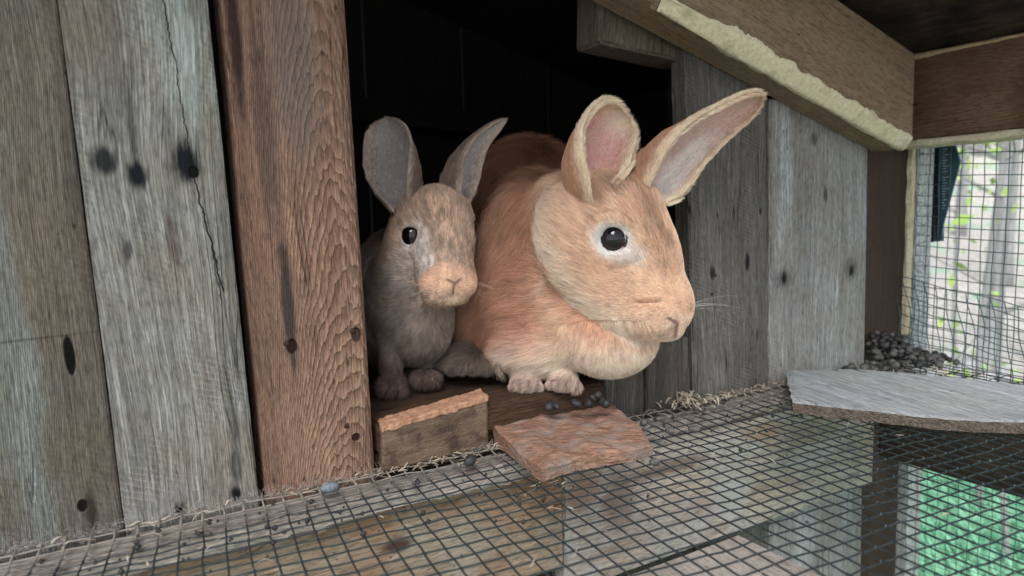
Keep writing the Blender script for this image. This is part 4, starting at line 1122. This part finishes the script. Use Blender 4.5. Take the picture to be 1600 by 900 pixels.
# wood shavings and fluff along the wall foot
def shavings():
    V = []; Fc = []
    def add(p, L_, w_, curl, yaw):
        o = len(V); n = 5; d = np.array([math.cos(yaw), math.sin(yaw), 0]); s_ = np.array([-math.sin(yaw), math.cos(yaw), 0])
        for i in range(n+1):
            t = i/n; c = p+d*L_*(t-.5)+np.array([0, 0, 1])*(curl*L_*(1-(2*t-1)**2))
            wv = w_*(1-.6*abs(2*t-1)); V.append(c+s_*wv+(0, 0, .3*wv)); V.append(c-s_*wv)
        for i in range(n): a = o+2*i; Fc.append((a, a+1, a+3, a+2))
    for k_ in range(420):
        x = random.choice([random.uniform(-.15, .62), random.uniform(.50, .62), random.uniform(.16, .3)])
        y = -.003-abs(random.gauss(0, .007)); 
        add(np.array([x, y, random.uniform(.001, .004)]), random.uniform(.003, .012), random.uniform(.0002, .0009), random.uniform(-.05, .3), random.gauss(0, .6))
    for k_ in range(90):
        x = random.uniform(-.1, .6); y = -abs(random.gauss(0, .10))-.01
        add(np.array([x, y, .002]), random.uniform(.004, .014), random.uniform(.0002, .0007), random.uniform(-.1, .2), random.uniform(0, 6.3))
    for k_ in range(90):
        p = at(random.gauss(1065, 26), 632+random.gauss(0, 5), 'z', .003); 
        add(p+np.array([0, 0, random.uniform(0, .006)]), random.uniform(.006, .014), random.uniform(.0006, .0018), random.uniform(.1, .5), random.uniform(0, 6.3))
    for k_ in range(160):
        x = .66+random.random()*.2; y = -.01-random.random()*.12
        add(np.array([x, y, .003]), random.uniform(.006, .02), random.uniform(.0003, .001), random.uniform(-.05, .2), random.uniform(0, 6.3))
    return V, Fc
V, Fc = shavings()
T = NT('pale shavings'); c = T.coord(); T.bsdf(T.mix(T.rng(T.noise(c, 60., 2), .35, .65), (.26, .20, .15), (.52, .45, .35)), .9, .2); 
mesh_obj('wood_shavings', V, Fc, T.m, label='pale wood shavings and straw bits caught along the wall foot', cat='shavings', kind='stuff')
V = []; Fc = []
for k_ in range(230):
    x = random.uniform(-.05, .62); y = -.012-abs(random.gauss(0, .09)); r = random.choice([.0008, .0011, .0016, .0024]); o_ = len(V); c_ = np.array([x, y, .0012+r*.5])
    for d in ((1, 0, 0), (-1, 0, 0), (0, 1, 0), (0, -1, 0), (0, 0, 1), (0, 0, -1)): V.append(c_+np.array(d)*r*random.uniform(.5, 1.3))
    for q in ((0, 2, 4), (2, 1, 4), (1, 3, 4), (3, 0, 4), (2, 0, 5), (1, 2, 5), (3, 1, 5), (0, 3, 5)): Fc.append(tuple(o_+k for k in q))
mesh_obj('crumbs', V, Fc, m_pel, smooth=True, label='small dark crumbs and dirt scattered over the wire floor', cat='crumbs', kind='stuff')
# cobweb fluff as very fine fibres at the foot of the left boards
st = []
for k_ in range(1500):
    x = random.uniform(-.1, .30); z0 = 0.0
    p = np.array([x, -.0025-random.random()*.006, z0+abs(random.gauss(0, .0035))]); d = rng.normal(0, 1, 3)*np.array([1, .25, .5]); d /= np.linalg.norm(d); L_ = random.uniform(.002, .008)
    st.append(np.array([p, p+d*L_*.5+(0, 0, .001), p+d*L_]))
hb = np.array([0., 0, 0]); T = NT('fluff'); T.bsdf((.50, .47, .43), .9, .1)
fl = curves_obj('fluff', st, .00006, T.m, None, hb); finish(fl, '', label='thin grey dust and fur fluff along the foot of the left boards', cat='dust', kind='stuff')

# ------------------------------------------------------------------ outside: measuring square, ground, trees
def square():
    e = empty('measuring_square', (.93, 0, .2), label='dark blue measuring square with white tick marks hanging outside the window', cat='measuring square')
    X = .942
    P = lambda px, py, dx=0.: at(px, py, 'x', X)+np.array([dx, 0, 0])
    def prism(name, pts, x0, x1, mat, **kw):
        n = len(pts); V = [P(*q, x0) for q in pts]+[P(*q, x1) for q in pts]; Fc = [tuple(range(n)), tuple(range(n, 2*n))[::-1]]+[(i, i+n, (i+1) % n+n, (i+1) % n) for i in range(n)]
        o = mesh_obj(name, np.array(V)-np.array([.93, 0, .2]), Fc, mat, parent=e, **kw); return o
    prism('fence', [(1453, 205), (1467, 205), (1467, 377), (1460, 378), (1455, 375)], -.012, .012, simple('black metal', (.008, .009, .011), .4, .3))
    prism('plate', [(1467, 205), (1487, 205), (1501, 252), (1498, 264), (1474, 352), (1472, 374), (1467, 377)], -.0015, .0015, simple('slate blue plate', (.055, .12, .165), .45, .3))
    mt = simple('white print', (.55, .62, .65), .6)
    for k_ in range(24):
        y = 224+k_*4.4; w_ = (11 if k_ % 4 == 0 else 8 if k_ % 2 == 0 else 5)*(.9 if y < 300 else .55)
        prism('tick_mark', [(1474, y), (1474+w_, y-.6), (1474+w_, y+.5), (1474, y+1.1)], -.0022, -.0016, mt)
square()

def terrain(x, y):
    r = math.hypot(x, y); u = (x*.5+y*.86)
    return -.95+max(0, u-3.5)*.16+max(0, u-9)*.18+.06*float(vn([[x, y, 0]], .8, 2)[0])*min(1, r/2)
def ground():
    T = NT('forest floor'); c = T.coord(); n = T.noise(c, 2.2, 6, .65); n2 = T.noise(c, 26., 5, .7); v = T.voro(c, 22.); v2 = T.noise(c, 9., 4)
    s = T.t.nodes.new('ShaderNodeSeparateXYZ'); T.put(c, s.inputs[0])
    leaf = T.mix(T.rng(n2, .3, .7), (.40, .36, .31), (.80, .77, .71)); leaf = T.mix(T.rng(v, .1, .5, .5, 0), leaf, (.10, .08, .06))
    green = T.mix(T.rng(v2, .35, .65), (.18, .46, .28), (.34, .62, .42))
    near = T.vec('LENGTH', T.vec('SUBTRACT', c, (1.3, .4, -.95)))
    gm = T.math('ADD', T.rng(near, 1.2, 2.2, 1, 0), T.rng(n, .53, .60, 0, .55))
    col = T.mix(T.rng(gm, .2, .8), leaf, green)
    T.bsdf(col, .9, .15, T.bump(n2, .03))
    xs = np.concatenate([np.linspace(-200, -12, 14), np.linspace(-10, 30, 90), np.linspace(32, 200, 14)]); ys = xs
    V = [(x, y, terrain(x, y)) for x in xs for y in ys]; n_ = len(ys); Fc = [(i*n_+j, (i+1)*n_+j, (i+1)*n_+j+1, i*n_+j+1) for i in range(len(xs)-1) for j in range(n_-1)]
    mesh_obj('ground', V, Fc, T.m, smooth=True, kind='structure', label='forest floor of pale leaf litter and bright grass')
ground()
def blades():
    V = []; Fc = []
    for k_ in range(26000):
        x = .95+random.random()*2.2; y = -1.0+random.random()*2.4; z = terrain(x, y); h_ = random.uniform(.05, .16); a = random.uniform(0, 6.28); w_ = .0035
        d = np.array([math.cos(a), math.sin(a)]); b = random.uniform(.2, .8)*h_; o = len(V)
        V.append((x-d[1]*w_, y+d[0]*w_, z-.01)); V.append((x+d[1]*w_, y-d[0]*w_, z-.01)); V.append((x+d[0]*b*.4+d[1]*w_*.7, y+d[1]*b*.4-d[0]*w_*.7, z+h_*.6)); V.append((x+d[0]*b, y+d[1]*b, z+h_))
        Fc.append((o, o+1, o+2)); Fc.append((o, o+2, o+3))
    T = NT('grass blade'); c = T.coord(); n = T.noise(c, 3., 3); T.bsdf(T.mix(T.rng(n, .35, .65), (.17, .50, .30), (.36, .68, .47)), .6, .3)
    mesh_obj('grass', V, Fc, T.m, kind='stuff', label='bright green grass growing below the hutch window', cat='grass')
blades()
m_bark = fibrous('grey bark', (.42, .41, .41), (.20, .20, .20), (.28, .29, .27), (40, 40, 8))
T = NT('spring leaves'); c = T.coord(); T.bsdf(T.mix(T.rng(T.noise(c, 2., 2), .35, .65), (.30, .46, .12), (.50, .60, .20)), .6, .3, Transmission_Weight=0.); m_leaf = T.m
def leafcloud(centers, rad, n, size):
    V = []; Fc = []
    for k_ in range(n):
        c = np.array(random.choice(centers))+np.array([random.gauss(0, 1) for _ in range(3)])*rad
        a = np.array([random.gauss(0, 1) for _ in range(3)]); a /= np.linalg.norm(a); b = np.cross(a, [random.gauss(0, 1) for _ in range(3)]); b /= np.linalg.norm(b)+1e-9
        s_ = size*random.uniform(.6, 1.4); o = len(V); V += [c-a*s_, c+b*s_*.45, c+a*s_, c-b*s_*.45]; Fc.append((o, o+1, o+2, o+3))
    return V, Fc
def tree(px, dist, rad, lean, label, name='tree', leaves=True, group=None):
    d = ray(px, 420); d = d/np.linalg.norm(d[:2]); p = CAM+d*dist; x, y = p[0], p[1]; z = terrain(x, y)
    e = empty(name, (x, y, z), label=label, cat='tree', group=group)
    H = random.uniform(7, 10) if rad > .05 else 3.0
    n = 14; pts = [(lean*H*(i/n)+.03*math.sin(i*1.3+px), .03*math.cos(i+px), H*i/n-.2) for i in range(n+1)]
    rads = [rad*(1.25 if i == 0 else 1)*(1-.75*i/n) for i in range(n+1)]
    V, Fc = tube(pts, rads, 14); mesh_obj('trunk', V, Fc, m_bark, parent=e, smooth=True)
    br = []; ends = []
    for k_ in range(9 if rad > .05 else 12):
        i = random.randint(3 if rad < .05 else 6, n-1); a = random.uniform(0, 6.28); L_ = random.uniform(.8, 1.8)*(1 if rad > .05 else .35); p0 = np.array(pts[i])
        q = [p0+np.array([math.cos(a)*L_*t, math.sin(a)*L_*t, L_*.45*t]) for t in (0, .4, .75, 1)]; V, Fc = tube(q, [rads[i]*.4, rads[i]*.3, rads[i]*.18, .003], 6)
        mesh_obj('limb', V, Fc, m_bark, parent=e, smooth=True); ends += [q[2], q[3], q[1]]
    if leaves:
        V, Fc = leafcloud(ends, .28 if rad > .05 else .12, 500 if rad > .05 else 220, .05 if rad > .05 else .026); mesh_obj('crown', V, Fc, m_leaf, parent=e)
tree(1556, 4.6, .045, .02, 'nearest grey tree trunk leaning in the middle of the window view')
tree(1576, 7.5, .06, -.01, 'pale grey trunk just right of the nearest leaning trunk')
tree(1500, 10., .06, .03, 'distant slim trunk seen left in the window')
tree(1520, 15., .09, .0, 'far trunk behind the window mesh')
tree(1650, 5.4, .06, -.02, 'grey trunk at the right edge of the window')
tree(1470, 18., .09, .0, 'far trunk behind the measuring square')
tree(1535, 2.9, .012, .05, 'thin sapling with bright green leaves in front of the trunks', 'sapling')
tree(1585, 2.5, .010, -.03, 'slender leafy sapling near the right of the window', 'sapling')
tree(1490, 3.6, .011, .04, 'small leafy sapling left of the nearest leaning trunk', 'sapling')
for k_ in range(7):
    px = random.uniform(1380, 1900); tree(px, random.uniform(16, 34), random.uniform(.06, .11), random.uniform(-.03, .03), 'distant bare grey forest tree beyond the window', group='distant forest trees')
# pale rocks on the forest floor
m_rock = fibrous('pale rock', (.55, .55, .54), (.34, .34, .33), (.22, .23, .22), (12, 12, 12))
def rock(px, py, dist, s, label):
    d = ray(px, py); d = d/np.linalg.norm(d[:2]); p = CAM+d*dist; V = []; Fc = []; nu, nv = 18, 12
    for j in range(nv+1):
        ph = math.pi*j/nv
        for i in range(nu): th = 2*math.pi*i/nu; V.append((math.sin(ph)*math.cos(th), math.sin(ph)*math.sin(th), math.cos(ph)*.6))
    V = np.array(V); V *= (1+.35*fbm(V+px, 1.3, int(px)))[:, None]*s
    for j in range(nv):
        for i in range(nu): Fc.append((j*nu+i, j*nu+(i+1) % nu, (j+1)*nu+(i+1) % nu, (j+1)*nu+i))
    o = mesh_obj('rock', V, Fc, m_rock, label=label, cat='rock'); o.location = (p[0], p[1], terrain(p[0], p[1])+.2*s)
rock(1470, 560, 4.5, .17, 'grey boulder low on the left of the window view')
rock(1520, 565, 4.7, .22, 'white boulder low in the middle of the window view')
rock(1575, 570, 4.4, .18, 'pale boulder low at the right of the window view')
def log():
    a = at(1480, 560, 'z', -.78); d = ray(1480, 555); d /= np.linalg.norm(d[:2]); p = CAM+d*4.3; d2 = ray(1620, 585); d2 /= np.linalg.norm(d2[:2]); q = CAM+d2*3.9
    p[2] = terrain(p[0], p[1])+.12; q[2] = terrain(q[0], q[1])+.12
    V, Fc = tube([p+(q-p)*t for t in np.linspace(0, 1, 8)], [.07, .075, .07, .072, .07, .068, .066, .06], 12); mesh_obj('fallen_log', V, Fc, m_rock, smooth=True, label='pale fallen log lying behind the window foot', cat='log')
log()
